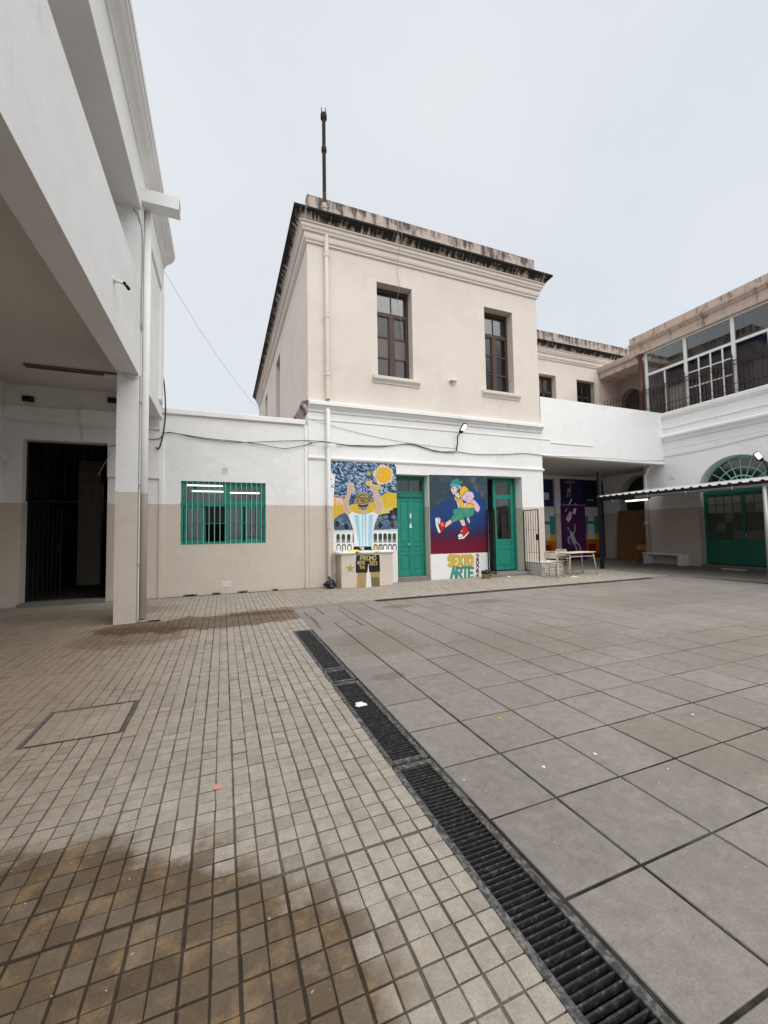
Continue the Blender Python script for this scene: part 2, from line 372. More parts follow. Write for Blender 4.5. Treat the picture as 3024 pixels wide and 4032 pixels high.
    def mesh(s, name):
        me = bpy.data.meshes.new(name); me.from_pydata(s.v, [], s.f); me.validate(); me.update(); return me
    def build(s, name, mat, parent=None, smooth=False, **tags):
        xs, ys, zs = zip(*s.v); o = Vector(((min(xs)+max(xs))/2, (min(ys)+max(ys))/2, min(zs)))
        s.v = [(a-o.x, b-o.y, c-o.z) for a, b, c in s.v]
        me = s.mesh(name); me.materials.append(mat)
        if smooth:
            for p in me.polygons: p.use_smooth = True
        ob = bpy.data.objects.new(name, me); C.objects.link(ob); ob.location = o
        attach(ob, parent, o)
        tag(ob, **tags); return ob
def attach(ob, parent, w):
    WL[ob.name] = Vector(w)
    if parent is not None:
        ob.parent = parent; ob.matrix_parent_inverse = Matrix.Translation(-WL[parent.name])
def tag(o, label=None, cat=None, group=None, kind=None):
    if label: o['label'] = label
    if cat: o['category'] = cat
    if group: o['group'] = group
    if kind: o['kind'] = kind
    return o
def thing(name, loc, label, cat, group=None):
    o = bpy.data.objects.new(name, None); C.objects.link(o); o.location = loc; o.empty_display_size = .2
    WL[o.name] = Vector(loc); return tag(o, label, cat, group)
def inst(me, name, parent, loc):
    o = bpy.data.objects.new(name, me); C.objects.link(o); o.location = loc; attach(o, parent, loc); return o
def beam(p, q, w, h):   # square bar between two points
    p, q = Vector(p), Vector(q); d = (q-p); ln = d.length; d.normalize()
    ref = Vector((0, 0, 1)) if abs(d.z) < .95 else Vector((0, 1, 0))
    a = d.cross(ref).normalized(); b = a.cross(d)
    mt = Matrix((a, d, b)).transposed().to_4x4(); mt.translation = p
    return MB(mt).box(-w/2, w/2, 0, ln, -h/2, h/2)
def merge(*ms):
    r = MB()
    for k in ms:
        n = len(r.v); r.v += k.v; r.f += [tuple(i+n for i in f) for f in k.f]
    return r
FY = 11.2      # facade line at the end of the courtyard
XW = -1.41     # courtyard face of the left building
XR = 17.0      # courtyard face of the right building

# ================================================================== THE GROUND
MB().box(-400, 400, -400, 600, -.7, -.6).build('ground', M_gravel, kind='structure')
tp = MB(); tp.box(-9, .993, -3, 8.56, -.5, -.005); tp.box(-9, 13.08, 8.56, FY+.1, -.5, -.005); tp.box(.993, 1.30, 6.42, 8.56, -.5, -.005); tp.box(13.34, 18.4, -3, FY+.1, -.5, -.005); tp.box(13.08, 13.34, 7.3, FY+.1, -.5, -.005); tp.box(10.3, 18.4, FY+.1, 15.3, -.5, -.005)
pav = tp.build('tile_paving', M_grout, kind='structure')
hatchA = (-1.345, -.735, 3.733, 4.352)
def gapx(i): return .0105 if i % 2 == 0 else .0065
cells = []
def in_tiles(x, y):
    if x < -6.2 or y > FY: return False
    if hatchA[0] < x < hatchA[1] and hatchA[2] < y < hatchA[3]: return False
    if y > 8.62: return x < 13.0
    if x < .985: return y > .35
    return x < 1.28 and y > 6.44
for i in range(-66, 136):
    for j in range(-17, 98):
        x, y = TX0+(i+.5)*PT, TY0+(j+.5)*PT
        if not in_tiles(x, y): continue
        if math.hypot(x, y) > 22: continue
        cells.append((x, y, i, j))
def visible(x, y, pad=60):
    d = Vector((x, y, -CAM_H)); zc = d.dot(fw)
    if zc < .1: return False
    return abs(d.dot(RT)/zc*F_PX) < 1512+pad and -d.dot(UP)/zc*F_PX < 2016+pad
vis = sorted([c for c in cells if visible(c[0], c[1], 320)], key=lambda c: (c[0]**2+c[1]**2))
near = set((c[2], c[3]) for c in vis[:300]); vis2 = [c for c in vis if (c[2], c[3]) not in near]
def tile_dims(i, j):
    l, r_ = gapx(i), gapx(i+1); f, k = gapx(j), gapx(j+1)
    if j == 0: f = .030
    return l, r_, f, k
def tile_geo(mb, x, y, i, j, dz, b=.0025):
    l, r_, f, k = tile_dims(i, j); e = lambda: random.uniform(-.0022, .0022); h = PT/2
    x0, x1, y0, y1 = x-h+l/2+e(), x+h-r_/2+e(), y-h+f/2+e(), y+h-k/2+e()
    t0, t1, t2, t3 = [dz+random.uniform(-.0007, .0007) for _ in range(4)]
    B = [mb.pt(p) for p in ((x0,y0,-.006),(x1,y0,-.006),(x1,y1,-.006),(x0,y1,-.006))]
    S = [mb.pt(p) for p in ((x0,y0,t0-b),(x1,y0,t1-b),(x1,y1,t2-b),(x0,y1,t3-b))]
    T = [mb.pt(p) for p in ((x0+b,y0+b,t0),(x1-b,y0+b,t1),(x1-b,y1-b,t2),(x0+b,y1-b,t3))]
    mb.f.append(tuple(T))
    for q in range(4):
        r = (q+1) % 4; mb.f.append((B[q], B[r], S[r], S[q])); mb.f.append((S[q], S[r], T[r], T[q]))
protos = {}
for c in vis[:300]:
    x, y, i, j = c; key = (i % 2, j % 2, j == 0, random.randrange(4))
    if key not in protos:
        mb = MB(); tile_geo(mb, 0, 0, (i % 2), 0 if j == 0 else (2 if j % 2 == 0 else 1), 0); me = mb.mesh('tile'); me.materials.append(M_tile); protos[key] = me
    inst(protos[key], 'tile', pav, (x, y, random.uniform(-.0012, .0012)))
mb = MB()
for x, y, i, j in vis2: tile_geo(mb, x, y, i, j, random.choice((random.uniform(-.0018, .0012),)*14+(-.0042,)))
mb.build('tile_field', M_tile, pav, kind='stuff')
# plain paving under the canopy and in the passage
tp2 = MB(); 
for gx in range(13, 18):
    for gy in range(-2, 15):
        if gy >= 11 or gx >= 13: tp2.box(gx+.005+((.34 if gy < 8 else .09) if gx == 13 else 0), gx+.995 if gx < 17 else 18.39, gy+.005, gy+.995, -.01, .002)
for gx in (10, 11, 12):
    for gy in range(11, 15): tp2.box(gx+.005+(.35 if gx == 10 else 0), gx+.995+(.08 if gx == 12 else 0), gy+.005+(.21 if gy == 11 else 0), gy+.995, -.01, .002)
tp2.build('passage_paving', M_slab, pav, kind='stuff')

# large slabs
sl = MB(); sl.box(1.285, 13.08, -3, 8.30, -.5, -.006)
slab_bed = sl.build('slab_paving', M_sjoint, kind='structure')
SX0, SY0, SP = 1.739, 1.838, .5
hB = (1.44, 2.11, 6.74, 7.41)
sc_cells = []
xs = [1.292]+[SX0+SP*k for k in range(23)]
xs = [x for x in xs if x < 13.0]+[13.075]
ys = [SY0+SP*k for k in range(-5, 13)]+[8.295]
for i in range(len(xs)-1):
    for j in range(len(ys)-1):
        x0, x1, y0, y1 = xs[i], xs[i+1], ys[j], ys[j+1]
        if x1-x0 < .05 or y1-y0 < .05: continue
        sc_cells.append(((x0+x1)/2, (y0+y1)/2, x0, x1, y0, y1, i, j))
def in_frame(c): return any(visible(a, b, 10) for a in (c[2], c[3], c[0]) for b in (c[4], c[5], c[1]))
sv = sorted([c for c in sc_cells if in_frame(c)], key=lambda c: c[0]**2+c[1]**2)
def slab_geo(mb, x0, x1, y0, y1, dz, b=.004):
    g = .0075; e = lambda: random.uniform(-.002, .002)
    x0, x1, y0, y1 = x0+g+e(), x1-g-e(), y0+g+e(), y1-g-e()
    t = [dz+random.uniform(-.0012, .0012) for _ in range(4)]
    B = [mb.pt(p) for p in ((x0,y0,-.008),(x1,y0,-.008),(x1,y1,-.008),(x0,y1,-.008))]
    S = [mb.pt(p) for p in ((x0,y0,t[0]-b),(x1,y0,t[1]-b),(x1,y1,t[2]-b),(x0,y1,t[3]-b))]
    T = [mb.pt(p) for p in ((x0+b,y0+b,t[0]),(x1-b,y0+b,t[1]),(x1-b,y1-b,t[2]),(x0+b,y1-b,t[3]))]
    mb.f.append(tuple(T))
    for q in range(4):
        r = (q+1) % 4; mb.f.append((B[q], B[r], S[r], S[q])); mb.f.append((S[q], S[r], T[r], T[q]))
def hits_hatch(c): return c[2] < hB[1] and c[3] > hB[0] and c[4] < hB[3] and c[5] > hB[2]
cnt = 0; rest = MB(); sp_protos = {}
for c in sv:
    dz = random.uniform(-.001, .0015)
    if hits_hatch(c):
        # slabs cut round the inspection cover
        for (a, b_, d, e) in ((c[2], min(c[3], hB[0]), c[4], c[5]), (max(c[2], hB[1]), c[3], c[4], c[5]), (max(c[2], hB[0]), min(c[3], hB[1]), c[4], min(c[5], hB[2])), (max(c[2], hB[0]), min(c[3], hB[1]), max(c[4], hB[3]), c[5])):
            if b_-a > .03 and e-d > .03: slab_geo(rest, a, b_, d, e, dz)
        continue
    if cnt < 300:
        w, h = round(c[3]-c[2], 3), round(c[5]-c[4], 3); key = (w, h, random.randrange(5))
        if key not in sp_protos:
            mb = MB(); slab_geo(mb, -w/2, w/2, -h/2, h/2, 0); me = mb.mesh('slab'); me.materials.append(M_slab); sp_protos[key] = me
        inst(sp_protos[key], 'slab', slab_bed, (c[0], c[1], dz)); cnt += 1
    else: slab_geo(rest, c[2], c[3], c[4], c[5], dz)
rest.build('slab_field', M_slab, slab_bed, kind='stuff')

# inspection covers
def cover(name, r, label, tiles):
    x0, x1, y0, y1 = r; t = thing(name, ((x0+x1)/2, (y0+y1)/2, 0), label, 'inspection cover', None)
    fr = MB(); w = .004 if tiles else .012
    fr.box(x0, x1, y0, y0+w, -.02, .003); fr.box(x0, x1, y1-w, y1, -.02, .003); fr.box(x0, x0+w, y0+w, y1-w, -.02, .003); fr.box(x1-w, x1, y0+w, y1-w, -.02, .003)
    fr.build('rim', M_conc if not tiles else M_grate, t)
    MB().box(x0+w+.001, x1-w-.001, y0+w+.001, y1-w-.001, -.05, -.012).build('lid_bed', M_gdark, t)
    if tiles:
        n = 6; sx, sy = (x1-x0-.018)/n, (y1-y0-.018)/n; lid = MB()
        for a in range(n):
            for b in range(n):
                q = MB().bbox(x0+.009+a*sx+.002, x0+.009+(a+1)*sx-.002, y0+.009+b*sy+.002, y0+.009+(b+1)*sy-.002, -.01, .001+random.uniform(-.0006, .0006), .002)
                q.build('tile', M_tile, t)
    else: MB().bbox(x0+.035, x1-.03, y0+.03, y1-.03, -.02, .006, .006).build('lid', M_slab, t)
    return t
cover('inspection_cover', hatchA, 'square inspection cover inlaid with small pavers and a thin dark rim', True)
cover('inspection_cover', hB, 'plain cement inspection cover beyond the end of the long drain', False)

# drains
def grate(x0, x1, y0, y1, along, pitch, label, slat=.013, group='iron drain gratings'):
    t = thing('drain_grate', ((x0+x1)/2, (y0+y1)/2, 0), label, 'drain grate', group)
    w = .038 if along == 'y' else .03; fr = MB()
    fr.bbox(x0, x0+w, y0, y1, -.035, .004, .003); fr.bbox(x1-w, x1, y0, y1, -.035, .004, .003)
    fr.bbox(x0+w, x1-w, y0, y0+w, -.035, .004, .003); fr.bbox(x0+w, x1-w, y1-w, y1, -.035, .004, .003)
    fr.build('frame', M_grate, t)
    a0, a1 = (y0+w, y1-w) if along == 'y' else (x0+w, x1-w); n = max(2, int((a1-a0)/pitch)); p = (a1-a0)/n
    b0, b1 = (x0+w-.002, x1-w+.002) if along == 'y' else (y0+w-.002, y1-w+.002); hb = (b1-b0)/2
    me = (MB().bbox(-hb, hb, -slat/2, slat/2, -.03, .0, .002) if along == 'y' else MB().bbox(-slat/2, slat/2, -hb, hb, -.03, .0, .002)).mesh('slat'); me.materials.append(M_slat)
    for k in range(n):
        c = a0+(k+.5)*p; dz = -.002+random.uniform(-.002, .001)
        o = inst(me, 'slat', t, ((b0+b1)/2, c, dz) if along == 'y' else (c, (b0+b1)/2, dz))
    return t
ch = MB(); ch.box(.993, 1.285, -3, 6.42, -.5, -.40); ch.box(1.30, 13.08, 8.30, 8.56, -.5, -.40); ch.box(13.08, 13.34, -3, 7.3, -.5, -.40)
ch.build('drain_channel', M_gdark, kind='structure')
for (y0, y1, lab, p) in ((4.46, 6.40, 'far section of the long drain, bars clogged with dirt', .026), (4.05, 4.42, 'short grate section between two long sections of the drain', .030), (2.49, 4.01, 'long drain section with a scrap of paper lying on it', .030), (.35, 2.46, 'widest-barred section of the long drain running past the big slabs', .029)):
    grate(1.0, 1.278, y0, y1, 'y', p, lab, .0075)
xb = [3.1, 4.78, 6.15, 7.95, 9.55, 10.75, 11.97]
for k in range(6): grate(xb[k]+.01, xb[k+1]-.01, 8.315, 8.545, 'x', .034, 'narrow grate in the drain line crossing in front of the murals', .012, 'gratings of the cross drain')
grate(13.10, 13.32, 3.0, 7.28, 'y', .034, 'narrow grate at the edge of the canopy floor', .012)
MB().box(1.30, 3.10, 8.31, 8.555, -.1, .001).build('drain_patch', M_slab, slab_bed)
MB().box(11.98, 13.08, 8.31, 8.555, -.1, .001).build('drain_patch', M_slab, slab_bed)

# ================================================================== CORNER BUILDING (two storeys, murals on the ground floor)
cb = thing('corner_building', (6.4, FY, 0), 'two storey cream building with stained cornice, white ground floor and painted murals', 'building')
BX0, BX1, BYK = 2.21, 10.5, 27.6
D1 = (4.87, 5.97, 0.0, 3.26); D2 = (8.165, 9.60, 0.0, 3.33)
W1 = (4.33, 5.515, 6.22, 9.16); W2 = (8.24, 9.415, 6.22, 9.14)
MB().wall(BX0, 10.54, 0, 5.12, FY, FY+.45, [D1, D2]).build('ground_floor_wall', M_two, cb)
MB().wall(BX0, BX1, 5.12, 10.62, FY, FY+.42, [W1, W2]).build('upper_wall', M_cream, cb)
SW = [(17.2, 18.6, 6.2, 9.2), (22.4, 23.6, 6.2, 9.2)]
MB().wall(FY+.42, BYK, 0, 10.62, BX0+.4, BX0, SW, axis='x').build('side_wall', M_cream, cb)
MB().wall(FY+.45, 15.2, 0, 10.62, BX1-.4, BX1, [], axis='x').build('side_wall', M_cream, cb)
MB().box(BX0+.4, BX1-.4, FY+5, FY+5.2, 0, 10.6).build('inner_wall', M_dark, cb)
MB().box(BX0, BX1, BYK, BYK+.3, 0, 10.6).build('rear_wall', M_cream, cb)
MB().box(BX0+.01, BX1-.01, FY+.1, BYK, 10.62, 10.75).build('roof', M_conc, cb)
MB().box(BX0+.4, BX1-.4, FY+.45, FY+5, 5.0, 5.14).build('floor_slab', M_dark, cb)
MB().box(BX0+.4, BX1-.4, FY+.45, FY+5, -.02, .1).build('ground_slab', M_dark, cb)
MB().box(5.98+1.0, 5.98+1.15, FY+.45, FY+5, .1, 5).build('inner_wall', M_dark, cb)
for u0, u1, v0, v1 in SW: MB().box(BX0+.18, BX0+.3, u0, u1, v0, v1).build('shutter', M_wood, cb)
pth = [(BX0, BYK), (BX0, FY), (BX1, FY), (BX1, 15.2)]
low = [(0, 9.83), (.05, 9.85), (.05, 9.90), (.085, 9.93), (.10, 9.98), (.10, 10.11), (.15, 10.12), (.165, 10.17), (.20, 10.21), (.20, 10.30), (.245, 10.31), (.245, 10.35), (0, 10.36)]
cy = [(0, 10.352), (.262, 10.353), (.275, 10.38), (.31, 10.43), (.37, 10.47), (.395, 10.52), (.43, 10.53), (.432, 10.59), (0, 10.66)]
MB().sweep(low, pth).build('cornice', M_cream, cb)
MB().sweep(cy, pth).build('cornice_top', M_cymadirt, cb, label='cornice lip streaked black with mould')
MB().box(BX0+.005, BX1-.005, FY+.005, FY+.25, 10.66, 11.31).build('parapet', M_parapet, cb)
MB().box(BX0+.005, BX0+.25, FY+.26, BYK, 10.66, 11.1).build('parapet', M_parapet, cb)
MB().box(BX1-.25, BX1-.005, FY+.26, 15.2, 10.66, 11.31).build('parapet', M_parapet, cb)
mid_p = [(0, 4.92), (.035, 4.94), (.05, 5.0), (.105, 5.06), (.125, 5.10), (.17, 5.11), (.17, 5.20), (.155, 5.215), (0, 5.25)]
MB().sweep(mid_p, [(BX0, FY), (10.54, FY)]).build('string_course', M_white, cb)
MB().sweep(mid_p, [(BX0-.001, 14.0), (BX0-.001, FY-.001+.002)]).build('string_course', M_capdirt, cb)
MB().box(BX0-.012, BX1+.012, FY-.022, FY, 5.25, 5.50).build('base_band', M_cream, cb)
MB().sweep([(0, 4.70), (.02, 4.71), (.024, 4.74), (0, 4.75)], [(BX0, FY), (10.93, FY)]).build('thin_moulding', M_white, cb)
MB().sweep([(0, 3.56), (.02, 3.57), (.035, 3.60), (.05, 3.605), (.05, 3.65), (0, 3.67)], [(BX0-.02, FY), (10.58, FY)]).build('lower_moulding', M_white, cb)
# upper windows
def upper_window(w, patch):
    u0, u1, v0, v1 = w; y = FY+.30
    t = MB(); f = .07
    t.box(u0, u1, y, y+.10, v1-.12, v1); t.box(u0, u1, y, y+.10, v0, v0+.06); t.box(u0, u0+f, y, y+.1, v0+.06, v1-.12); t.box(u1-f, u1, y, y+.1, v0+.06, v1-.12)
    zt = v0+(v1-v0)*.70; t.box(u0+f, u1-f, y, y+.1, zt, zt+.12)
    win = t.build('window', M_wood, cb)
    um = (u0+u1)/2; s = MB()
    s.box(um-.075, um+.075, y-.015, y+.07, v0+.06, zt); s.box(um-.018, um+.018, y+.02, y+.06, zt+.12, v1-.12)
    for a, b in ((u0+f, um-.075), (um+.075, u1-f)):
        s.box(a, a+.035, y+.01, y+.07, v0+.06, zt); s.box(b-.035, b, y+.01, y+.07, v0+.06, zt)
        for k in (0, 1, 2, 3):
            zz = v0+.06+(zt-v0-.06)*k/3
            s.box(a+.035, b-.035, y+.015, y+.065, max(v0+.06, zz-.025), min(zt, zz+.025))
    s.build('sash', M_wood, win)
    H3 = (zt-v0-.06)/3
    for a, b in ((u0+f+.035, um-.11), (um+.11, u1-f-.035)):
        for k in range(3):
            mt = M_glassdim if k != 1 or not patch else simple('brown streaked pane', (.115, .085, .072), .45, .5, 12, .5, k=(3, 3, .5))
            MB().box(a, b, y+.035, y+.043, v0+.085+H3*k, v0+.06+H3*(k+1)-.025).build('pane', mt, win)
    for a, b in ((u0+f, um-.018), (um+.018, u1-f)): MB().box(a, b, y+.035, y+.043, zt+.12, v1-.12).build('pane', M_glassd, win)
    MB().box(u0+.06, u1-.06, y+.22, y+.25, zt+.05, v1).build('blind', simple('cream blind', (.42, .38, .28), .9, .1), win)
    if patch:
        MB().box(um+.17, u1-.17, y+.048, y+.055, v0+.1, v0+.06+H3-.05).build('paper_patch', simple('yellowed paper', (.55, .48, .30), .9, .3, 9), win)
        MB().box(u0+.11, um-.12, y+.12, y+.15, v0+.06, v0+.06+H3*.86).build('card_patch', simple('grey card', (.30, .31, .32), .9, .1), win)
    pr = [(0, v0-.22), (.03, v0-.215), (.035, v0-.17), (.055, v0-.16), (.10, v0-.11), (.11, v0-.10), (.11, v0-.01), (0, v0-.002)]
    MB().sweep(pr, [(u0-.18, FY+.3), (u0-.18, FY), (u1+.2, FY), (u1+.2, FY+.3)][1:3]).build('sill', M_cream, win)
upper_window(W1, True); upper_window(W2, False)
# door 1: closed green double door
u0, u1 = D1[:2]; y = FY+.30
t = MB(); t.box(u0, u0+.16, y, y+.12, .12, 3.26); t.box(u1-.075, u1, y, y+.12, .12, 3.26); t.box(u0+.16, u1-.075, y, y+.12, 3.20, 3.26); t.box(u0+.16, u1-.075, y-.03, y+.12, 2.58, 2.68)
dr = t.build('door', M_greenframe, cb, label='closed green panelled double door with transom light')
a, b = u0+.16, u1-.075; mm = (a+b)/2
for p0, p1 in ((a, mm-.004), (mm+.004, b)):
    lf = MB(); lf.box(p0, p1, y+.03, y+.075, .13, 2.57); st = .075
    lf.box(p0, p0+st, y+.012, y+.03, .13, 2.57); lf.box(p1-st, p1, y+.012, y+.03, .13, 2.57)
    for z0, z1 in ((.13, .30), (.78, .86), (1.05, 1.12), (2.47, 2.57)): lf.box(p0+st, p1-st, y+.012, y+.03, z0, z1)
    leaf = lf.build('leaf', M_green, dr)
    for z0, z1 in ((.35, .73), (.90, 1.01), (1.2, 2.4)): MB().bbox(p0+st+.03, p1-st-.03, y+.018, y+.031, z0, z1, .006).build('panel', M_green, dr)
MB().box(mm-.035, mm+.035, y-.005, y+.012, .14, 2.56).build('cover_strip', M_green, dr)
s = MB(); s.box(a, b, y+.02, y+.07, 2.68, 2.78); s.box(a, b, y+.02, y+.07, 3.12, 3.20); s.box(mm-.03, mm+.03, y+.02, y+.07, 2.78, 3.12); s.build('transom_frame', M_greenframe, dr)
for p0, p1 in ((a, mm-.03), (mm+.03, b)): MB().box(p0, p1, y+.04, y+.048, 2.78, 3.12).build('pane', M_glassd, dr)
MB().box(mm-.03, mm+.02, y-.012, y-.006, 1.93, 2.07).build('notice', M_plasw, dr)
MB().prism([(mm-.05, 1.62), (mm+.05, 1.64), (mm+.01, 1.72), (mm+.02, 1.78), (mm-.03, 1.76)], y-.012, y-.006).build('paper_scrap', M_plasw, dr)
MB().tube([(mm-.12, y-.03, 1.12), (mm-.05, y-.03, 1.12)], .012).build('handle', M_chrome, dr)
MB().box(u0+.001, u1-.001, FY-.02, FY+.45, 0, .12).build('step', M_stone, cb)
# door 2: one leaf closed, the other open inwards
u0, u1 = D2[:2]; y = FY+.35
t = MB(); t.box(u0, u0+.10, y, y+.1, .12, 3.33); t.box(u1-.09, u1, y, y+.1, .12, 3.33); t.box(u0+.1, u1-.09, y, y+.1, 3.27, 3.33)
d2 = t.build('door', M_greenframe, cb, label='green double door with glazed leaf, one leaf swung inwards')
p0, p1 = 8.66, 9.50; lf = MB()
for z0, z1 in ((.14, .24), (.86, .98), (1.10, 1.20), (2.60, 2.74), (3.16, 3.26)): lf.box(p0+.11, p1-.12, y+.02, y+.07, z0, z1)
lf.box(p0, p0+.11, y+.02, y+.07, .14, 3.26); lf.box(p1-.12, p1, y+.02, y+.07, .14, 3.26)
lf.box(p0+.11, p1-.12, y+.035, y+.055, .24, .86); lf.box(p0+.11, p1-.12, y+.035, y+.055, .98, 1.10)
lf.build('leaf', M_green, d2)
MB().bbox(p0+.16, p1-.17, y+.022, y+.036, .30, .80, .008).build('panel', M_green, d2); MB().bbox(p0+.16, p1-.17, y+.022, y+.036, 1.0, 1.08, .006).build('panel', M_green, d2)
MB().box(p0+.11, p1-.12, y+.04, y+.048, 1.20, 2.60).build('pane', M_glass, d2); MB().box(p0+.11, p1-.12, y+.04, y+.048, 2.74, 3.16).build('pane', M_glassd, d2)
lf = MB(); lf.box(u0+.105, u0+.155, y+.12, y+.78, .14, 3.26); lf.build('leaf', M_green, d2)
MB().tube([(p0+.05, y-.03, 1.15), (p0+.05, y+.02, 1.15)], .012).build('handle', M_chrome, d2)
MB().bbox(u0-.15, u1+.05, FY-.30, FY+.45, 0, .10, .012).build('step', M_stone, cb)
# cast iron downpipe with socket joints
px_, py_ = 2.755, FY-.095; rr = .064
dp = MB().tube([(px_, FY+.02, 10.26), (px_, py_, 10.24), (px_, py_, 10.20), (px_, py_, 7.7), (px_, py_, 5.30)], rr, 14, cap=False).build('downpipe', M_cream, cb, smooth=True)
dq = MB().tube([(px_, FY+.05, 5.05), (px_, py_, 4.97), (px_, py_, 4.93), (px_, py_, 2.3), (px_, py_, .05)], rr, 14, cap=False).build('downpipe', M_two, cb, smooth=True)
for z, par, m_ in ((9.55, dp, M_cream), (7.75, dp, M_cream), (6.05, dp, M_cream), (4.0, dq, M_two), (2.28, dq, M_two), (1.70, dq, M_two)):
    MB().tube([(px_, py_, z-.07), (px_, py_, z-.068), (px_, py_, z+.035), (px_, py_, z+.036), (px_, py_, z+.055), (px_, py_, z+.056), (px_, py_, z+.075)], [rr, rr+.014, rr+.014, rr+.004, rr+.004, rr+.012, rr+.011], 14).build('socket', m_, par)
# small iron bracket on the upper wall
t = MB(); bx, bz = 6.92, 6.36
t.box(bx-.12, bx+.12, FY-.14, FY, bz, bz+.025); t.tube([(bx, FY, bz-.12), (bx, FY-.1, bz-.02)], .03, 8); t.tube([(bx-.1, FY-.12, bz), (bx-.1, FY-.12, bz+.1)], .02, 8); t.tube([(bx+.1, FY-.12, bz), (bx+.1, FY-.12, bz+.08)], .02, 8)
t.build('wall_bracket', M_pvcw, cb)

# rusty vent pipe on the cornice
vp = thing('vent_pipe', (2.76, FY-.12, 10.6), 'tall rusty iron vent pipe standing above the stained cornice', 'vent pipe')
vx, vy = 2.70, FY-.13
MB().tube([(vx, vy, 10.55), (vx, vy, 10.86), (vx, vy, 10.88), (vx, vy, 10.97), (vx, vy, 10.99), (vx, vy, 11.05)], [.07, .07, .085, .085, .07, .06], 12).build('socket', M_parapet, vp)
MB().tube([(vx, vy, 11.0), (vx, vy, 11.36)], .056, 12, cap=False).build('rusty_foot', M_rustl, vp, smooth=True)
MB().tube([(vx, vy, 11.35), (vx, vy, 13.62)], .054, 12, cap=False).build('shaft', M_rust, vp, smooth=True)
MB().tube([(vx, vy, 12.60), (vx, vy, 12.62), (vx, vy, 12.74), (vx, vy, 12.76), (vx, vy, 12.80)], [.055, .078, .078, .066, .055], 12).build('collar', M_rust, vp)
t = MB(); t.tube([(vx, vy, 13.56), (vx, vy, 13.64), (vx, vy, 13.76), (vx, vy, 13.80)], [.055, .095, .095, .07], 12)
for k in range(4):
    a = k*math.pi/2+.5; t.tube([(vx+.08*math.cos(a), vy+.08*math.sin(a), 13.7), (vx+.085*math.cos(a), vy+.085*math.sin(a), 13.91)], .013, 6)
t.build('cowl', M_rust, vp)

# ================================================================== ONE STOREY ANNEX
an = thing('annex_building', (.35, FY, 0), 'low one storey annex with two tone wall and barred green window', 'building')
AX0, AX1 = -1.45, 2.18
AW = (-.985, 1.055, 1.27, 2.87)
MB().wall(AX0, AX1, 0, 4.55, FY+.02, FY+.30, [AW]).build('wall', plaster('rough two tone plaster', WHITE, BEIGE, rough_bump=.8), an)
MB().bbox(AX0-.1, AX1-.06, FY-.05, FY+.34, 4.53, 4.67, .012).build('coping', M_white, an)
MB().box(AX0, AX1, FY+.34, FY+5, 4.40, 4.52).build('roof', M_conc, an)
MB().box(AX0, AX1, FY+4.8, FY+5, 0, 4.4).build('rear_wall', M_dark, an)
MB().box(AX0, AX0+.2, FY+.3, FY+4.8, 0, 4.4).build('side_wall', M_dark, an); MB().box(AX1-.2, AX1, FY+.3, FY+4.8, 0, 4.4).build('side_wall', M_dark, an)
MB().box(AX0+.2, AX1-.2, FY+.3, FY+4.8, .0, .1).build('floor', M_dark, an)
MB().box(AX0+.2, AX1-.2, FY+4.7, FY+4.79, 1.9, 4.4).build('inner_wall', simple('inner wall', (.30, .29, .28), .9), an)
MB().wall(-1.46, -1.38, 0, 4.5, FY-.03, FY+.03).build('corner_strip', M_two, an)
MB().wall(2.10, 2.20, 0, 4.5, FY-.012, FY+.03).build('corner_strip', M_two, an)
u0, u1, v0, v1 = AW; y = FY+.10; zt = 2.30
t = MB(); f = .055
t.box(u0, u1, y, y+.08, v1-.06, v1); t.box(u0, u1, y, y+.08, v0, v0+.06); t.box(u0, u0+f, y, y+.08, v0+.06, v1-.06); t.box(u1-f, u1, y, y+.08, v0+.06, v1-.06)
t.box(u0+f, u1-f, y, y+.08, zt-.06, zt+.04); um = .05; t.box(um-.05, um+.05, y, y+.08, zt+.04, v1-.06)
aw = t.build('window', M_green, an)
def sash(a, b, c, d, yy, w=.055, par=aw, m=M_green, gl=M_glass):
    q = MB(); q.box(a, a+w, yy, yy+.045, c, d); q.box(b-w, b, yy, yy+.045, c, d); q.box(a+w, b-w, yy, yy+.045, c, c+w); q.box(a+w, b-w, yy, yy+.045, d-w, d)
    q.build('sash', m, par); MB().box(a+w, b-w, yy+.018, yy+.024, c+w, d-w).build('pane', gl, par)
sash(u0+f+.02, -.47, v0+.06, zt-.06, y+.015); sash(.07, .49, v0+.06, zt-.06, y+.015); sash(.54, u1-f-.03, v0+.06, zt-.06, y+.015); sash(um+.05, u1-f-.02, zt+.04, v1-.07, y+.015)
MB().box(u0+f, um-.05, y+.03, y+.036, zt+.04, v1-.06).build('pane', M_glass, aw)
q = MB(); q.box(-.46, -.42, y+.06, y+.40, v0+.06, zt-.06); q.build('sash', M_greenframe, aw)
mb_bar = MB().tube([(0, 0, 0), (0, 0, v1-v0-.02)], .0085, 6).mesh('bar'); mb_bar.materials.append(M_greenl)
for k in range(15):
    xk = u0+.135+k*(u1-u0-.24)/14; inst(mb_bar, 'bar', aw, (xk, FY-.01, v0+.005))
for z in (1.79, 2.30): MB().tube([(u0-.01, FY-.012, z), (u1+.01, FY-.012, z)], .009, 6).build('cross_bar', M_green, aw)
for (a, b, yy, z) in ((-1.05, -.02, 13.8, 3.05), (-.96, 0, 14.6, 2.95), (.2, 1.13, 14.2, 2.88)):
    tb = thing('tube_light', ((a+b)/2, yy, z), 'lit fluorescent tube seen through the barred green window', 'ceiling light', 'lights inside the annex')
    MB().tube([(a, yy, z), (b, yy, z)], .02, 8).build('tube', M_tube, tb); MB().box(a-.03, b+.03, yy-.04, yy+.04, z+.03, z+.08).build('housing', M_plasw, tb)
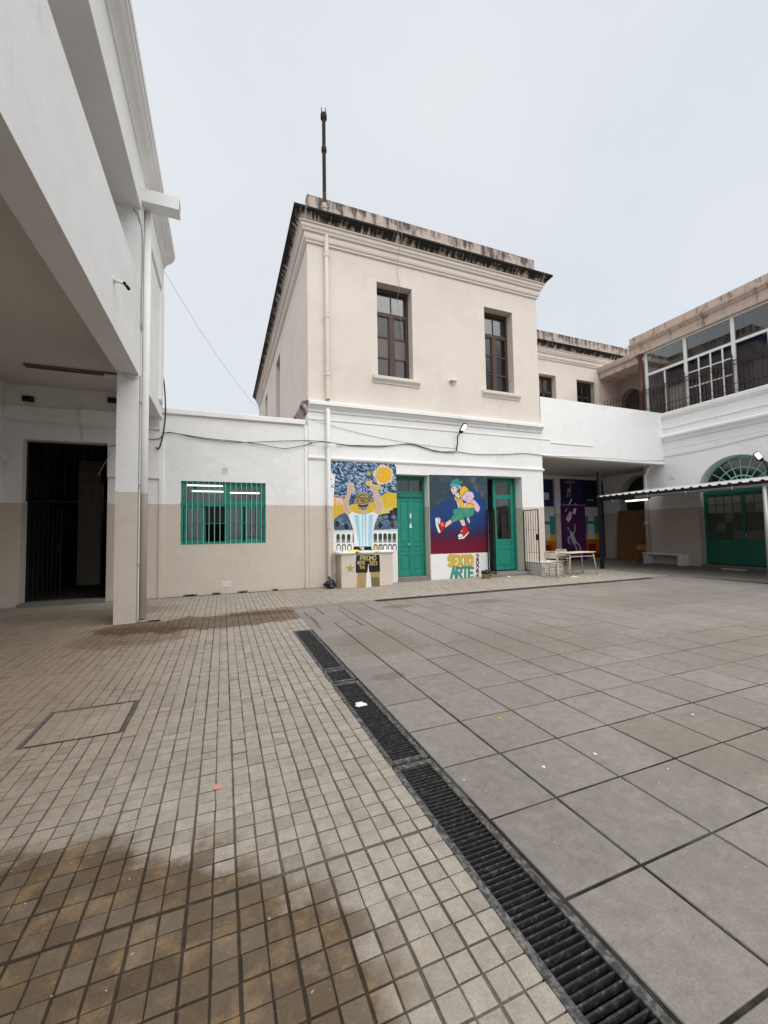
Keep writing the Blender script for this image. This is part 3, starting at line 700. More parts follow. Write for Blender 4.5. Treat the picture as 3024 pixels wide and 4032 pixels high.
def vent(x, z, w, h, lab, y=FY+.02):
    t = thing('wall_vent', (x, y, z), lab, 'vent'); fr = MB()
    fr.box(x-w, x+w, y-.014, y, z-h, z-h+.018); fr.box(x-w, x+w, y-.014, y, z+h-.018, z+h); fr.box(x-w, x-w+.018, y-.014, y, z-h+.018, z+h-.018); fr.box(x+w-.018, x+w, y-.014, y, z-h+.018, z+h-.018)
    fr.build('frame', M_plasw, t)
    for k in range(6):
        zz = z-h+.018+(k+.5)*(2*h-.036)/6; MB().box(x-w+.018, x+w-.018, y-.01, y-.001, zz-.006, zz+.006).build('louvre', M_plasw, t)
    MB().box(x-w+.018, x+w-.018, y-.003, y-.0005, z-h+.018, z+h-.018).build('backing', simple('vent grey', (.45, .46, .48), .7), t)
vent(.04, 3.18, .075, .075, 'small square white vent above the barred green window'); vent(.09, .235, .10, .065, 'low white louvred vent near the foot of the annex wall')

# ================================================================== LEFT GALLERY BUILDING
lb = thing('gallery_building', (XW-.2, 8.2, 0), 'white building on the left with open gallery, pillar and moulded eaves', 'building')
XI = -1.74
MB().wall(8.2, 9.08, 0, 4.38, XI, XW, [], axis='x').build('pillar', M_two, lb)
MB().box(XI, XW, -6, FY, 4.38, 6.08).build('parapet_beam', M_white, lb)
MB().box(XI-.18, XW, 8.2, FY, 6.08, 7.46).build('upper_wall', M_white, lb)
MB().box(XI-.22, XW, -6, FY, 7.46, 8.30).build('upper_beam', M_white, lb)
eav = [(0, 8.24), (.03, 8.25), (.035, 8.30), (.06, 8.33), (.09, 8.36), (.15, 8.39), (.18, 8.43), (.19, 8.45), (.22, 8.46), (.225, 8.52), (.25, 8.53), (.255, 8.60), (0, 8.64)]
MB().sweep(eav, [(XW, -6), (XW, FY+.02)][::1] if False else [(XW, -6.0), (XW, FY+.02)]).build('eaves_cornice', M_white, lb)
MB().box(-9, XW-.01, -6, FY, 8.302, 8.5).build('roof', M_conc, lb)
MB().box(-4.9, XI, -6, FY+.0, 4.92, 5.10).build('gallery_floor', M_ceiling, lb)
MB().box(-4.9, XI-.22, -6, FY, 7.62, 7.7).build('gallery_ceiling', M_ceiling, lb)
MB().wall(-6, FY, 0, 8.3, -4.9, -4.47, [], axis='x').build('rear_wall', M_two, lb)
GO = (-4.13, -2.53, 0, 3.70)
MB().wall(-4.47, -1.445, 0, 4.92, FY, FY+.30, [GO]).build('end_wall', M_two, lb)
MB().box(-4.47, XI-.18, FY-.0, FY+.3, 5.1, 7.62).build('end_wall', M_white, lb)
MB().wall(-3.02, -1.445, 2.9, 4.92, FY-.05, FY, [(-3.1, -2.53, 2.8, 3.70)]).build('pilaster_band', M_white, lb)
MB().sweep([(0, 4.08), (.05, 4.10), (.06, 4.16), (.10, 4.24), (.13, 4.36), (.14, 4.42), (0, 4.45)], [(-3.04, FY-.05), (-1.45, FY-.05)]).build('inner_cornice', M_white, lb)
MB().sweep([(0, 4.08), (.04, 4.10), (.05, 4.16), (.07, 4.24), (.08, 4.36), (.09, 4.42), (0, 4.45)], [(-4.47, FY), (-3.04, FY)]).build('inner_cornice', M_white, lb)
MB().sweep([(0, 2.95), (.05, 2.97), (.06, 3.08), (.10, 3.16), (.15, 3.20), (.17, 3.30), (0, 3.34)], [(-4.47, 9.4), (-4.47, FY-.25)][::-1] if False else [(-4.47, 11.0), (-4.47, 9.4)][::-1]).build('door_hood', M_white, lb)
MB().wall(9.1, 11.02, 4.7, 7.4, XW-.0, XW+.0401, [(9.12, 10.6, 4.69, 7.38)], axis='x').build('raised_panel', M_white, lb)
# round downpipe and thin conduits
t = MB(); t.tube([(XW+.062, 8.50, .03), (XW+.062, 8.50, 7.66)], .058, 14); t.build('downpipe', M_two, lb, smooth=True)
for yy, r_, z1 in ((8.32, .012, 7.7), (8.37, .009, 6.0), (8.27, .008, 4.4)):
    t = MB(); t.tube([(XW+r_+.002, yy, .05), (XW+r_+.002, yy, z1)], r_, 6)
    for z in (1.0, 2.4, 3.9, 5.3): t.box(XW, XW+.03, yy-.02, yy+.02, z, z+.02)
    t.build('conduit', M_pvcw if r_ > .01 else M_cableg, lb)
t = MB(); x0, x1, z0, z1, w = XW, -.79, 7.62, 7.86, .012; ya, yb = 8.19, 8.47
t.box(x0, x1, ya, yb, z0, z0+w); t.box(x0, x1, ya, ya+w, z0+w, z1-w); t.box(x0, x1, yb-w, yb, z0+w, z1-w); t.box(x0, x1, ya, yb, z1-w, z1); t.build('rain_spout', M_pvcw, lb, label='white box shaped rain spout sticking out under the eaves')
# dark passage behind the end wall
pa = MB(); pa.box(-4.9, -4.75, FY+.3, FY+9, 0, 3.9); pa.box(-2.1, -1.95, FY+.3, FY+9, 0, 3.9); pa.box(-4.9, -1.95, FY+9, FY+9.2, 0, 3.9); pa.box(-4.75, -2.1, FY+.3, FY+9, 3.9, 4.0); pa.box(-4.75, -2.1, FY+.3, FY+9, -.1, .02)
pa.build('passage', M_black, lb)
MB().box(-4.2, -3.6, FY+4.0, FY+4.3, .02, 3.9).build('passage_pier', simple('passage plaster', (.32, .28, .23), .9), lb)
MB().box(GO[0], GO[1], FY-.12, FY+.3, 0, .07).build('threshold', M_stone, lb)

# iron gate and grille in the gallery opening
def barred(name, o, ux, z0, z1, width, nb, rails, label, cat, r=.009, frame=.014, lock=False, mat=M_iron, group=None):
    t = thing(name, o, label, cat, group); o = Vector(o); ux = Vector(ux).normalized()
    P = lambda u, z: o+ux*u+Vector((0, 0, z-o.z))
    fr = merge(beam(P(0, z0), P(0, z1), frame*2, frame*2), beam(P(width, z0), P(width, z1), frame*2, frame*2), beam(P(frame, z1-frame), P(width-frame, z1-frame), frame*2, frame*2), beam(P(frame, z0+frame), P(width-frame, z0+frame), frame*2, frame*2))
    fr.build('frame', mat, t)
    for k in range(1, nb): MB().tube([P(width*k/nb, z0+frame), P(width*k/nb, z1-frame)], r, 6).build('bar', mat, t)
    for z in rails: beam(P(frame, z), P(width-frame, z), .03, .008).build('rail', mat, t)
    if lock: beam(P(width-.05, (z0+z1)/2), P(width-.05, (z0+z1)/2+.2), .09, .05).build('lock', mat, t)
    return t
barred('iron_gate', (-4.10, FY+.35, .08), (.50, .86, 0), .08, 2.25, .78, 7, (.7, 1.3, 1.8), 'black iron gate leaf folded back in the dark gallery doorway', 'gate', lock=True)
barred('transom_grille', (-4.12, FY+.22, 2.32), (1, 0, 0), 2.32, 3.68, 1.58, 9, (2.8, 3.25), 'black bar grille above the dark gallery doorway', 'grille', .007, .012)
tb = thing('tube_light', (-2.7, FY+4.2, 2.75), 'small lit tube glowing inside the dark gallery doorway', 'ceiling light')
MB().tube([(-2.75, FY+4.2, 3.0), (-3.05, FY+4.4, 3.0)], .02, 8).build('tube', M_tube, tb); MB().box(-3.1, -2.7, FY+4.15, FY+4.45, 3.04, 3.1).build('housing', M_plasw, tb)
# unlit ceiling fitting of the gallery
fl = thing('tube_fitting', (-2.87, 9.8, 4.9), 'long unlit tube fitting on the gallery ceiling', 'ceiling light')
M_dusty = simple('dusty fitting', (.16, .15, .14), .6, .3, 6)
MB().bbox(-3.64, -2.06, 9.77, 9.90, 4.87, 4.917, .006).build('housing', M_dusty, fl); MB().tube([(-3.6, 9.80, 4.85), (-2.3, 9.80, 4.85)], .014, 8).build('tube', simple('unlit tube', (.10, .09, .085), .4, .2), fl); MB().box(-2.3, -2.06, 9.75, 9.88, 4.835, 4.869).build('end_box', M_plasw, fl)
for (x, z, lab) in ((-4.05, 4.60, 'small dark box on the gallery end wall above the cornice corner'), (-2.44, 4.72, 'small dark box on the gallery end wall beside the pillar')):
    t = thing('alarm_box', (x, FY-.03, z), lab, 'alarm box'); yb_ = FY-.05 if x > -3 else FY
    MB().bbox(x-.10, x+.10, yb_-.08, yb_, z-.06, z+.06, .006).build('case', simple('dark red plastic', (.05, .012, .012), .5), t); MB().box(x-.06, x+.06, yb_-.085, yb_-.079, z-.03, z+.03).build('face', M_iron, t)
cc = thing('security_camera', (XW, 6.36, 5.0), 'small white security camera on the gallery parapet', 'camera')
MB().tube([(XW, 6.36, 5.02), (XW+.16, 6.36, 4.99)], .022, 10).build('arm', M_plasw, cc, smooth=True); MB().tube([(XW+.13, 6.33, 4.995), (XW+.17, 6.43, 4.965)], [.02, .024], 10).build('body', M_iron, cc, smooth=True)
MB().tube([(XW, 6.36, 5.02), (XW+.012, 6.36, 5.02)], .05, 12).build('base_plate', M_plasw, cc)

# ================================================================== BRIDGE WING over the passage
bw = thing('bridge_wing', (13.8, FY, 4.1), 'plain white wall of the terrace spanning the open passage', 'building')
MB().box(10.54, XR, FY, FY+.25, 4.11, 6.27).build('wall', M_white, bw)
MB().box(10.54, 18.2, FY+.25, 15.2, 4.14, 4.40).build('slab', M_ceiling, bw)
MB().sweep([(0, 4.60), (.02, 4.61), (.024, 4.64), (0, 4.65)], [(10.95, FY), (13.0, FY)]).build('thin_moulding', M_white, bw)
MB().sweep([(0, 4.11), (.018, 4.112), (.018, 4.17), (0, 4.19)], [(10.56, FY), (XR, FY)]).build('drip_edge', M_white, bw)

# ================================================================== BACK WING
WY = 15.2
kw = thing('back_wing', (14.3, WY, 0), 'cream upper wing with stained cornice behind the white terrace wall', 'building')
WW = [(14.28, 15.35, 6.6, 9.13), (16.72, 18.0, 7.0, 9.13)]
MB().wall(BX1, 18.25, 4.4, 10.3, WY, WY+.4, WW).build('upper_wall', M_cream, kw)
wp = [(BX1, WY), (20.5, WY)]
MB().sweep([(o, z+.02) for o, z in low], wp).build('cornice', M_cream, kw); MB().sweep([(o, z+.02) for o, z in cy], wp).build('cornice_top', M_cymadirt, kw)
MB().box(BX1, 21, WY+.01, WY+.25, 10.5, 11.32).build('parapet', M_parapet, kw)
MB().box(BX1, 21, WY+.26, WY+8, 10.4, 10.6).build('roof', M_conc, kw)
MB().box(BX1, 21, WY+3, WY+3.2, 0, 10.3).build('inner_wall', M_dark, kw)
MB().box(18.251, 20.4, WY, WY+.3, 4.4, 10.2).build('upper_wall', M_pink, kw)
for k, (a, b, c, d) in enumerate(WW):
    y = WY+.28; t = MB(); t.box(a, b, y, y+.08, d-.1, d); t.box(a, a+.08, y, y+.08, c, d-.1); t.box(b-.08, b, y, y+.08, c, d-.1); mid = (a+b)/2; t.box(mid-.05, mid+.05, y, y+.08, c, d-.1); t.box(a+.08, b-.08, y, y+.08, 8.3, 8.4)
    wn_ = t.build('window', M_wood, kw)
    for p, q in ((a+.08, mid-.05), (mid+.05, b-.08)):
        MB().box(p, q, y+.03, y+.036, 8.4, d-.1).build('pane', M_glassd, wn_); MB().box(p, q, y+.03, y+.036, c, 8.3).build('pane', M_glassd, wn_)
    if k == 1:
        for i in range(8): MB().tube([(a+.05+i*.168, WY+.1, c), (a+.05+i*.168, WY+.1, d)], .012, 6).build('bar', M_iron, wn_)
# ground floor of the wing: painted doors and purple pier
gw = MB(); gw.wall(BX1, 18.25, 0, 4.4, WY, WY+.4, [(14.0, 15.03, 0, 3.95), (16.85, 18.0, 0, 3.95)]); gw.build('ground_floor_wall', plaster('passage plaster two tone', WHITE, BEIGE), kw)
MB().box(15.33, 16.82, WY-.10, WY, 0, 2.70).build('pier', simple('purple mural paint', (.075, .012, .085), .6, .2, 3), kw)
MB().box(15.36, 16.82, WY-.05, WY, 2.70, 3.98).build('pier_top', simple('dark violet paint', (.025, .014, .085), .6, .2, 3), kw)
MB().box(15.33, 16.86, WY-.14, WY, 2.66, 2.72).build('pier_shelf', simple('grey ledge', (.25, .23, .24), .8), kw)
MB().box(18.0, 18.20, WY-.03, WY, .05, 3.3).build('pier', MATS['purple mural paint'], kw)
MB().box(16.86, 18.2, WY-.04, WY, 3.0, 3.97).build('door_head', simple('black blue paint', (.008, .010, .03), .6), kw)
P_or = simple('orange mural paint', (.52, .12, .012), .6, .3, 4); P_rd = simple('deep red mural paint', (.22, .018, .008), .6, .3, 4); P_ye = simple('yellow mural paint', (.60, .36, .02), .6, .2, 4); P_te = simple('teal mural paint', (.02, .27, .26), .6, .2, 4); P_wh = simple('mural white', (.62, .62, .60), .7, .12, 4); P_nv = simple('navy mural paint', (.012, .02, .09), .6, .2, 4); P_bk = simple('mural black', (.012, .012, .014), .6, .1, 4)
for a, b in ((14.0, 15.03), (16.85, 18.0)):
    dd = MB().box(a, b, WY+.12, WY+.18, 0, 3.95).build('painted_door', P_nv, kw)
    for z0, z1, m_ in ((0, .25, P_rd), (.25, .95, P_or), (.95, 1.25, P_ye), (1.25, 2.15, P_te), (2.15, 2.62, P_wh), (2.95, 3.3, P_wh)):
        q = MB()
        if z0 == 2.95: q.box(a+.35, b-.30, WY+.10, WY+.12, z0, z1)
        else: q.box(a, b, WY+.10, WY+.12, z0, z1-.001)
        q.build('colour_band', m_, dd)
    MB().box((a+b)/2-.25, (a+b)/2+.2, WY+.085, WY+.10, 1.0, 1.75).build('panel', P_wh, dd); MB().box((a+b)/2-.2, (a+b)/2+.2, WY+.085, WY+.10, 1.9, 2.5).build('panel', P_wh, dd)
    MB().box((a+b)/2-.25, (a+b)/2+.25, WY+.085, WY+.10, .2, .75).build('panel', P_rd, dd); MB().box(a+.02, b-.05, WY+.082, WY+.10, 1.78, 1.83).build('rail', P_te, dd)

# ================================================================== RIGHT BUILDING
rb = thing('right_building', (XR, 8.7, 0), 'white right hand building with arched green doorway and glazed upper gallery', 'building')
RY1 = 12.1; AC, AR, AS = 8.72, 1.26, 2.80; B2C, B2R, B2S = 13.25, 1.0, 3.0
MB().wall(-4, RY1, 0, AS, XR+.5, XR, [(AC-AR, AC+AR, 0, AS)], axis='x').build('wall', M_two, rb)
w2 = MB().wall(-4, RY1, AS, 6.22, XR+.5, XR, [(AC-AR, AC+AR, AS, 4.3)], axis='x'); w2.archfill(AC, AR, AS, 4.3, XR, XR+.5, 'x'); w2.build('wall', M_white, rb)
MB().box(XR+.02, 18.7, RY1, RY1+.01, 0, 6.2).build('return_wall', M_two, rb)
w3 = MB().wall(RY1, WY, 0, B2S, 18.7, 18.2, [(B2C-B2R, B2C+B2R, 0, B2S)], axis='x'); w3.wall(RY1, WY, B2S, 4.4, 18.7, 18.2, [(B2C-B2R, B2C+B2R, B2S, 4.2)], axis='x'); w3.archfill(B2C, B2R, B2S, 4.2, 18.2, 18.7, 'x')
w3.build('passage_wall', M_two, rb)
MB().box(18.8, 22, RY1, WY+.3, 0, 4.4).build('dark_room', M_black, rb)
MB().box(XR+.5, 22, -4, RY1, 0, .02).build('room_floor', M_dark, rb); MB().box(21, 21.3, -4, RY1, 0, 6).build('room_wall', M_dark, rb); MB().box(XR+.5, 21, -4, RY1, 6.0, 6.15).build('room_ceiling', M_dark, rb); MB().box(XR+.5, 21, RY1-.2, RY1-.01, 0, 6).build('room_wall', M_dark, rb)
def ymould(prof, name, mat, y0=-4, y1=FY, x=XR): return MB().sweep(prof, [(x, y1), (x, y0)]).build(name, mat, rb)
ymould([(0, 5.98), (.04, 6.0), (.06, 6.06), (.09, 6.09), (.10, 6.20), (.09, 6.235), (0, 6.24)], 'balcony_edge', M_white)
ymould([(0, 5.02), (.05, 5.04), (.06, 5.10), (.10, 5.16), (.15, 5.19), (.16, 5.26), (.12, 5.30), (0, 5.33)], 'string_course', M_white)
ymould([(0, 5.56), (.03, 5.58), (.035, 5.62), (0, 5.64)], 'thin_moulding', M_white); ymould([(0, 4.72), (.015, 4.73), (0, 4.75)], 'thin_moulding', M_white)
# upper gallery
MB().box(XR, 21, -4, RY1+.1, 6.15, 6.24).build('gallery_floor', M_conc, rb)
MB().box(XR-.02, XR+.25, -4, RY1+.35, 9.13, 9.50).build('frieze', M_pinkcorn, rb)
MB().sweep([(0, 9.50), (.06, 9.51), (.07, 9.56), (.14, 9.60), (.15, 9.66), (.02, 9.67), (.02, 9.98), (-.2, 9.98)], [(XR-.02, RY1+.35), (XR-.02, -4)]).build('cornice', M_pinkcorn, rb)
MB().box(XR, 21.5, -4, RY1+.34, 9.505, 9.64).build('roof', M_conc, rb)
MB().box(19.8, 20, -4, RY1, 6.24, 9.5).build('gallery_wall', simple('gallery back wall', (.20, .19, .18), .9, .2, 3), rb)
MB().box(XR+.25, 19.8, -4, RY1+.3, 9.35, 9.50).build('gallery_ceiling', M_dark, rb)
# recessed gallery behind the column
MB().box(18.3, 21, RY1+.3, WY, 9.33, 9.86).build('back_roof_edge', M_pinkcorn, rb); MB().sweep([(0, 9.6), (.08, 9.62), (.12, 9.7), (.13, 9.88), (0, 9.9)], [(18.3, WY), (18.3, RY1+.6)]).build('back_cornice', M_parapet, rb)
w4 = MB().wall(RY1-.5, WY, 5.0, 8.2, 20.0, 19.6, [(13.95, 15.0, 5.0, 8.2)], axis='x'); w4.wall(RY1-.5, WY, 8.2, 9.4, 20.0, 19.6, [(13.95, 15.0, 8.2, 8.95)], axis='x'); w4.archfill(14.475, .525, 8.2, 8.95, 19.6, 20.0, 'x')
w4.build('back_wall', plaster('grey shaded plaster', (.30, .27, .24), streak=.4), rb); MB().box(20.1, 21, RY1, WY, 5, 9.4).build('dark_room', M_black, rb)  # back wall base tone lowered to put roof overhang shade into the plaster
MB().box(18.2, 21, RY1+.01, WY, 4.4, 7.0).build('back_balcony', M_cream, rb)
MB().tube([(XR+.05, 12.05, 6.2), (XR+.05, 12.05, 7.4), (XR+.05, 12.05, 7.42), (XR+.05, 12.05, 7.56), (XR+.05, 12.05, 7.58), (XR+.05, 12.05, 8.95), (XR+.05, 12.05, 9.0), (XR+.05, 12.05, 9.13)], [.095, .09, .115, .115, .085, .075, .11, .13], 14).build('column', M_col, rb, smooth=True)
# glazing frame
gx = XR+.16; t = MB()
mull = [11.86, 10.26, 8.63, 7.0, 5.4]
for yy in mull: t.box(gx-.03, gx+.05, yy-.06, yy+.06, 6.24, 9.13)
t.box(gx-.028, gx+.048, 5.4, 11.86, 8.10, 8.20); t.box(gx-.028, gx+.048, 5.4, 11.86, 9.06, 9.128); t.box(gx-.028, gx+.048, 5.4, 11.86, 6.242, 6.31)
gz = t.build('gallery_glazing', M_wframe, rb)
for a, b in ((10.26, 11.86), (8.63, 10.26), (7.0, 8.63), (5.4, 7.0)): MB().box(gx+.005, gx+.012, a+.045, b-.045, 8.2, 9.06).build('pane', M_glassb, gz)
def glaz(a, b, subs, rows):
    t = MB()
    for s_ in subs: t.box(gx-.015, gx+.035, s_-.025, s_+.025, 6.31, 8.10)
    for z in rows: t.box(gx-.012, gx+.032, a+.045, b-.045, z-.02, z+.02)
    if subs or rows: t.build('glazing_bar', M_wframe, gz)
    ed = [a+.045]+list(subs)+[b-.045]
    for k in range(len(ed)-1): MB().box(gx+.005, gx+.012, ed[k]+.02, ed[k+1]-.02, 6.31, 8.10).build('pane', M_glassc, gz)
glaz(10.26, 11.86, [11.10], []); glaz(8.63, 10.26, [8.99, 9.39, 9.40+.02+.0, 9.80][0:2]+[9.80], [7.02, 7.62]); glaz(7.0, 8.63, [7.62], []); glaz(5.4, 7.0, [6.2], [])
def curtain(a, b, z0, z1, label, prof=None, m_=M_navy):
    n = int((b-a)/.03); F_ = []; 
    mb = MB(); rows = 7
    for k in range(n+1):
        y = a+(b-a)*k/n; o = .035*math.sin(y*38)+.02*math.sin(y*17+1)
        for r in range(rows+1):
            f = r/rows; yy = y
            if prof: yy = y + prof(f)*(y-(a if prof(0.5) < 0 else b))
            z = z1+(z0-z1)*f; mb.pt((gx+.10+o*(.6+.4*f), yy, z))
    for k in range(n):
        for r in range(rows):
            i = k*(rows+1)+r; mb.f.append((i, i+1, i+rows+2, i+rows+1))
    return mb.build('curtain', m_, gz, smooth=True)
curtain(11.2, 11.83, 6.26, 8.1, ''); curtain(10.3, 11.12, 7.35, 8.1, ''); curtain(9.55, 10.2, 6.26, 8.1, '', lambda f: -.45*max(0, f-.45)); curtain(8.68, 9.45, 6.26, 8.1, '', lambda f: -.25*max(0, f-.5)); curtain(7.05, 8.58, 6.26, 8.1, ''); curtain(5.45, 6.95, 6.26, 8.1, '')
MB().box(gx+.15, gx+.17, 10.33, 11.05, 6.26, 7.42).build('pale_board', M_sheet, gz)
# railing
rl = thing('balcony_railing', (XR+.02, 9, 6.24), 'brown iron railing with scrolls in front of the glazed gallery', 'railing')
rx = XR+.015
bar = MB().tube([(0, 0, 0), (0, 0, 1.28)], .011, 6).mesh('bar'); bar.materials.append(M_rail)
yy = 5.5
while yy < 11.95: inst(bar, 'bar', rl, (rx, yy, 6.24)); yy += .135
for z in (6.38, 6.62, 7.30, 7.46): beam((rx, 5.4, z), (rx, 12.0, z), .018, .022).build('rail', M_rail, rl)
for yy in (11.9, 10.26, 8.63, 7.0): 
    MB().tube([(rx-.02, yy, 6.24), (rx-.02, yy, 7.55), (rx-.02, yy, 7.6), (rx-.02, yy, 7.66), (rx-.02, yy, 7.74)], [.018, .018, .04, .03, .004], 8).build('post', M_rail, rl)
sc_me = MB()
for k in range(12):
    a = k*2*math.pi/12; b = (k+1)*2*math.pi/12
    sc_me.tube([(0, .045*math.cos(a), .055*math.sin(a)), (0, .045*math.cos(b), .055*math.sin(b))], .007, 4)
sm = sc_me.mesh('scroll'); sm.materials.append(M_rail); yy = 5.57
while yy < 11.9: inst(sm, 'scroll', rl, (rx, yy, 7.38)); yy += .135
r2 = thing('balcony_railing', (18.35, 14, 6.9), 'short spear topped railing by the dark upper archway', 'railing')
yy = 12.6
while yy < 15.1: MB().tube([(18.35, yy, 7.0), (18.35, yy, 8.0), (18.35, yy, 8.03), (18.35, yy, 8.12)], [.012, .012, .028, .003], 6).build('bar', M_rail, r2); yy += .17
for z in (7.3, 7.85): beam((18.35, 12.5, z), (18.35, 15.15, z), .02, .025).build('rail', M_rail, r2)
# arched green doorway
dx = XR+.30
ad = thing('arched_door', (dx, AC, 0), 'big green double door with many small panes and fanlight, under the canopy', 'door')
MB().box(dx-.35, dx+.15, AC-AR+.01, AC+AR-.01, 0, .10).build('threshold', M_stone, ad)
t = MB(); t.box(dx, dx+.08, AC-AR+.001, AC-AR+.07, .10, AS); t.box(dx, dx+.08, AC+AR-.07, AC+AR-.001, .10, AS); t.box(dx-.01, dx+.09, AC-AR+.001, AC+AR-.001, AS-.08, AS+.04); t.build('frame', M_greenframe, ad)
for a, b in ((AC-AR+.07, AC-.005), (AC+.005, AC+AR-.07)):
    lf = MB(); lf.box(dx+.0151, dx+.055, a, b, .12, 1.02); lf.box(dx+.01, dx+.06, a, a+.05, 1.02, AS-.08); lf.box(dx+.01, dx+.06, b-.05, b, 1.02, AS-.08); lf.box(dx+.01, dx+.06, a+.05, b-.05, AS-.14, AS-.08)
    n, r_ = 4, 5; w_ = (b-a-.1)/n; h_ = (AS-.14-1.02)/r_
    for k in range(1, n): lf.box(dx+.02, dx+.05, a+.05+k*w_-.014, a+.05+k*w_+.014, 1.02, AS-.14)
    for k in range(1, r_):
        for i in range(n): lf.box(dx+.022, dx+.048, a+.05+i*w_+.014, a+.05+(i+1)*w_-.014, 1.02+k*h_-.012, 1.02+k*h_+.012)
    lfo = lf.build('leaf', M_greenframe, ad)  # leaves and panels take the darker frame green to stand in for canopy shade
    for i in range(n):
        for k in range(r_):
            mt = random.choice([simple('papered pane', (.26, .25, .225), .5, .15, 5)]*3+[simple('frosted pane', (.15, .14, .125), .35, .3, 40)]) if k >= 3 else random.choice([MATS['frosted pane'] if 'frosted pane' in MATS else simple('frosted pane', (.15, .14, .125), .35, .3, 40), simple('dark frosted pane', (.075, .07, .06), .35, .4, 40), simple('dark frosted pane', (.075, .07, .06), .35, .4, 40)])
            MB().box(dx+.03, dx+.038, a+.05+i*w_+.014, a+.05+(i+1)*w_-.014, 1.02+k*h_+.012, 1.02+(k+1)*h_-.012).build('pane', mt, lfo)
    MB().box(dx+.008, dx+.0149, a+.06, b-.06, .2, .95).build('panel', M_greenframe, lfo)
MB().tube([(dx-.03, AC-.06, 1.1), (dx-.03, AC-.06, 1.25)], .015).build('handle', M_chrome, ad)
fan = MB(); base = AS+.04; fr_ = AR-.012
def arc(mb, r, w, n=32, x0=dx+.0, x1=dx+.05):
    for k in range(n):
        a, b = math.pi*k/n, math.pi*(k+1)/n
        p = [(AC+q*math.cos(c), base+max(0, q*math.sin(c))) for c, q in ((a, r-w/2), (a, r+w/2), (b, r+w/2), (b, r-w/2))]
        mb.prism(p, x0, x1, 'x')
arc(fan, fr_-.03-.03, .06); arc(fan, .80, .03); arc(fan, .50, .05); arc(fan, .18, .03)
for k in range(1, 10):
    a = math.pi*k/10; p0 = Vector((dx+.025, AC+.18*math.cos(a), base+.18*math.sin(a))); p1 = Vector((dx+.025, AC+(fr_-.06)*math.cos(a), base+(fr_-.06)*math.sin(a)))
    b_ = beam(p0, p1, .026, .03); n0 = len(fan.v); fan.v += b_.v; fan.f += [tuple(i+n0 for i in f) for f in b_.f]
fan.build('fanlight_bars', M_greenl, ad)
for k in range(10):
    a, b = math.pi*k/10, math.pi*(k+1)/10; p = [(AC, base)]+[(AC+(fr_-.08)*math.cos(a+(b-a)*q/6), base+(fr_-.08)*math.sin(a+(b-a)*q/6)) for q in range(7)]
    MB().prism(p, dx+.028, dx+.034, 'x').build('fanlight_pane', M_glassd, ad)
# downpipe at the corner
t = MB(); t.tube([(XR-.05, 11.62, 4.2), (XR-.10, 11.80, 4.05), (XR-.10, 11.98, 3.7), (XR-.10, 12.0, .05)], .075, 12)
for z in (3.1, 1.7): t.tube([(XR-.10, 12.0, z-.08), (XR-.10, 12.0, z-.06), (XR-.10, 12.0, z+.06), (XR-.10, 12.0, z+.08)], [.078, .10, .10, .078], 12)
t.build('downpipe', M_two, rb, smooth=True)
MB().bbox(XR-.02, XR+.001, 10.80, 11.0, 3.50, 3.70, .004).build('cover_plate', M_plasw, rb)

# ================================================================== CANOPY
cn = thing('canopy', (15, 9, 2.5), 'corrugated metal lean-to canopy with grey gutter against the right wall', 'canopy')
EX, EZ, WZ = 13.2, 2.70, 3.14; CY1 = 11.28; CY0 = 1.0
pts = []; y = CY0; per = .25
prof = []
while y < CY1:
    for dy, dz in ((0, 0), (.10, 0), (.135, .035), (.185, .035), (.22, 0)):
        if y+dy <= CY1: prof.append((y+dy, dz))
    y += per
t = MB(); A = [t.pt((EX-.05, a, EZ+b)) for a, b in prof]; B = [t.pt((XR-.002, a, WZ+b)) for a, b in prof]
A2 = [t.pt((EX-.05, a, EZ+b-.012)) for a, b in prof]; B2 = [t.pt((XR-.002, a, WZ+b-.012)) for a, b in prof]
for k in range(len(prof)-1):
    t.f.append((A[k], B[k], B[k+1], A[k+1])); t.f.append((A2[k+1], B2[k+1], B2[k], A2[k])); t.f.append((A[k], A[k+1], A2[k+1], A2[k])); t.f.append((B[k+1], B[k], B2[k], B2[k+1]))
t.build('roof_sheet', simple('galvanised roof sheet', (.55, .56, .56), .45, .15, 3, .4, .3), cn)
ef = MB(); n_ = len(prof); ef.prism([(a, EZ+b-.013) for a, b in prof]+[(prof[-1][0], EZ-.085), (prof[0][0], EZ-.085)], EX-.045, EX-.03, 'x'); ef.build('eaves_filler', simple('black foam filler', (.010, .010, .012), .8, .1), cn)
M_steel = simple('black painted steel', (.012, .013, .018), .5, .25, 8)
MB().box(EX, EX+.06, CY0, CY1-.02, EZ-.16, EZ-.02).build('eaves_beam', M_steel, cn)
for yy in (11.2, 9.4, 7.6, 5.8, 4.0): beam((EX+.06, yy, EZ-.07), (XR-.01, yy, WZ-.075), .06, .09).build('rafter', M_steel, cn)
for xx in (14.2, 15.2, 16.2): MB().box(xx, xx+.05, CY0, CY1-.02, EZ-.02+(xx-EX)/(XR-EX)*(WZ-EZ)-.025, EZ-.02+(xx-EX)/(XR-EX)*(WZ-EZ)).build('purlin', M_steel, cn)
MB().box(EX-.02, EX+.085, 11.14, 11.25, 0, 3.66).build('post', M_steel, cn)
MB().box(EX+.0, EX+.10, 5.93, 6.03, 0, EZ-.16).build('post', M_steel, cn)
gt = MB(); n = 10; ra = .075; yA, yB = CY0, 9.65
R0 = [gt.pt((EX-.09+ra*math.cos(math.pi+math.pi*k/n), yA, EZ-.10+ra*math.sin(math.pi+math.pi*k/n))) for k in range(n+1)]
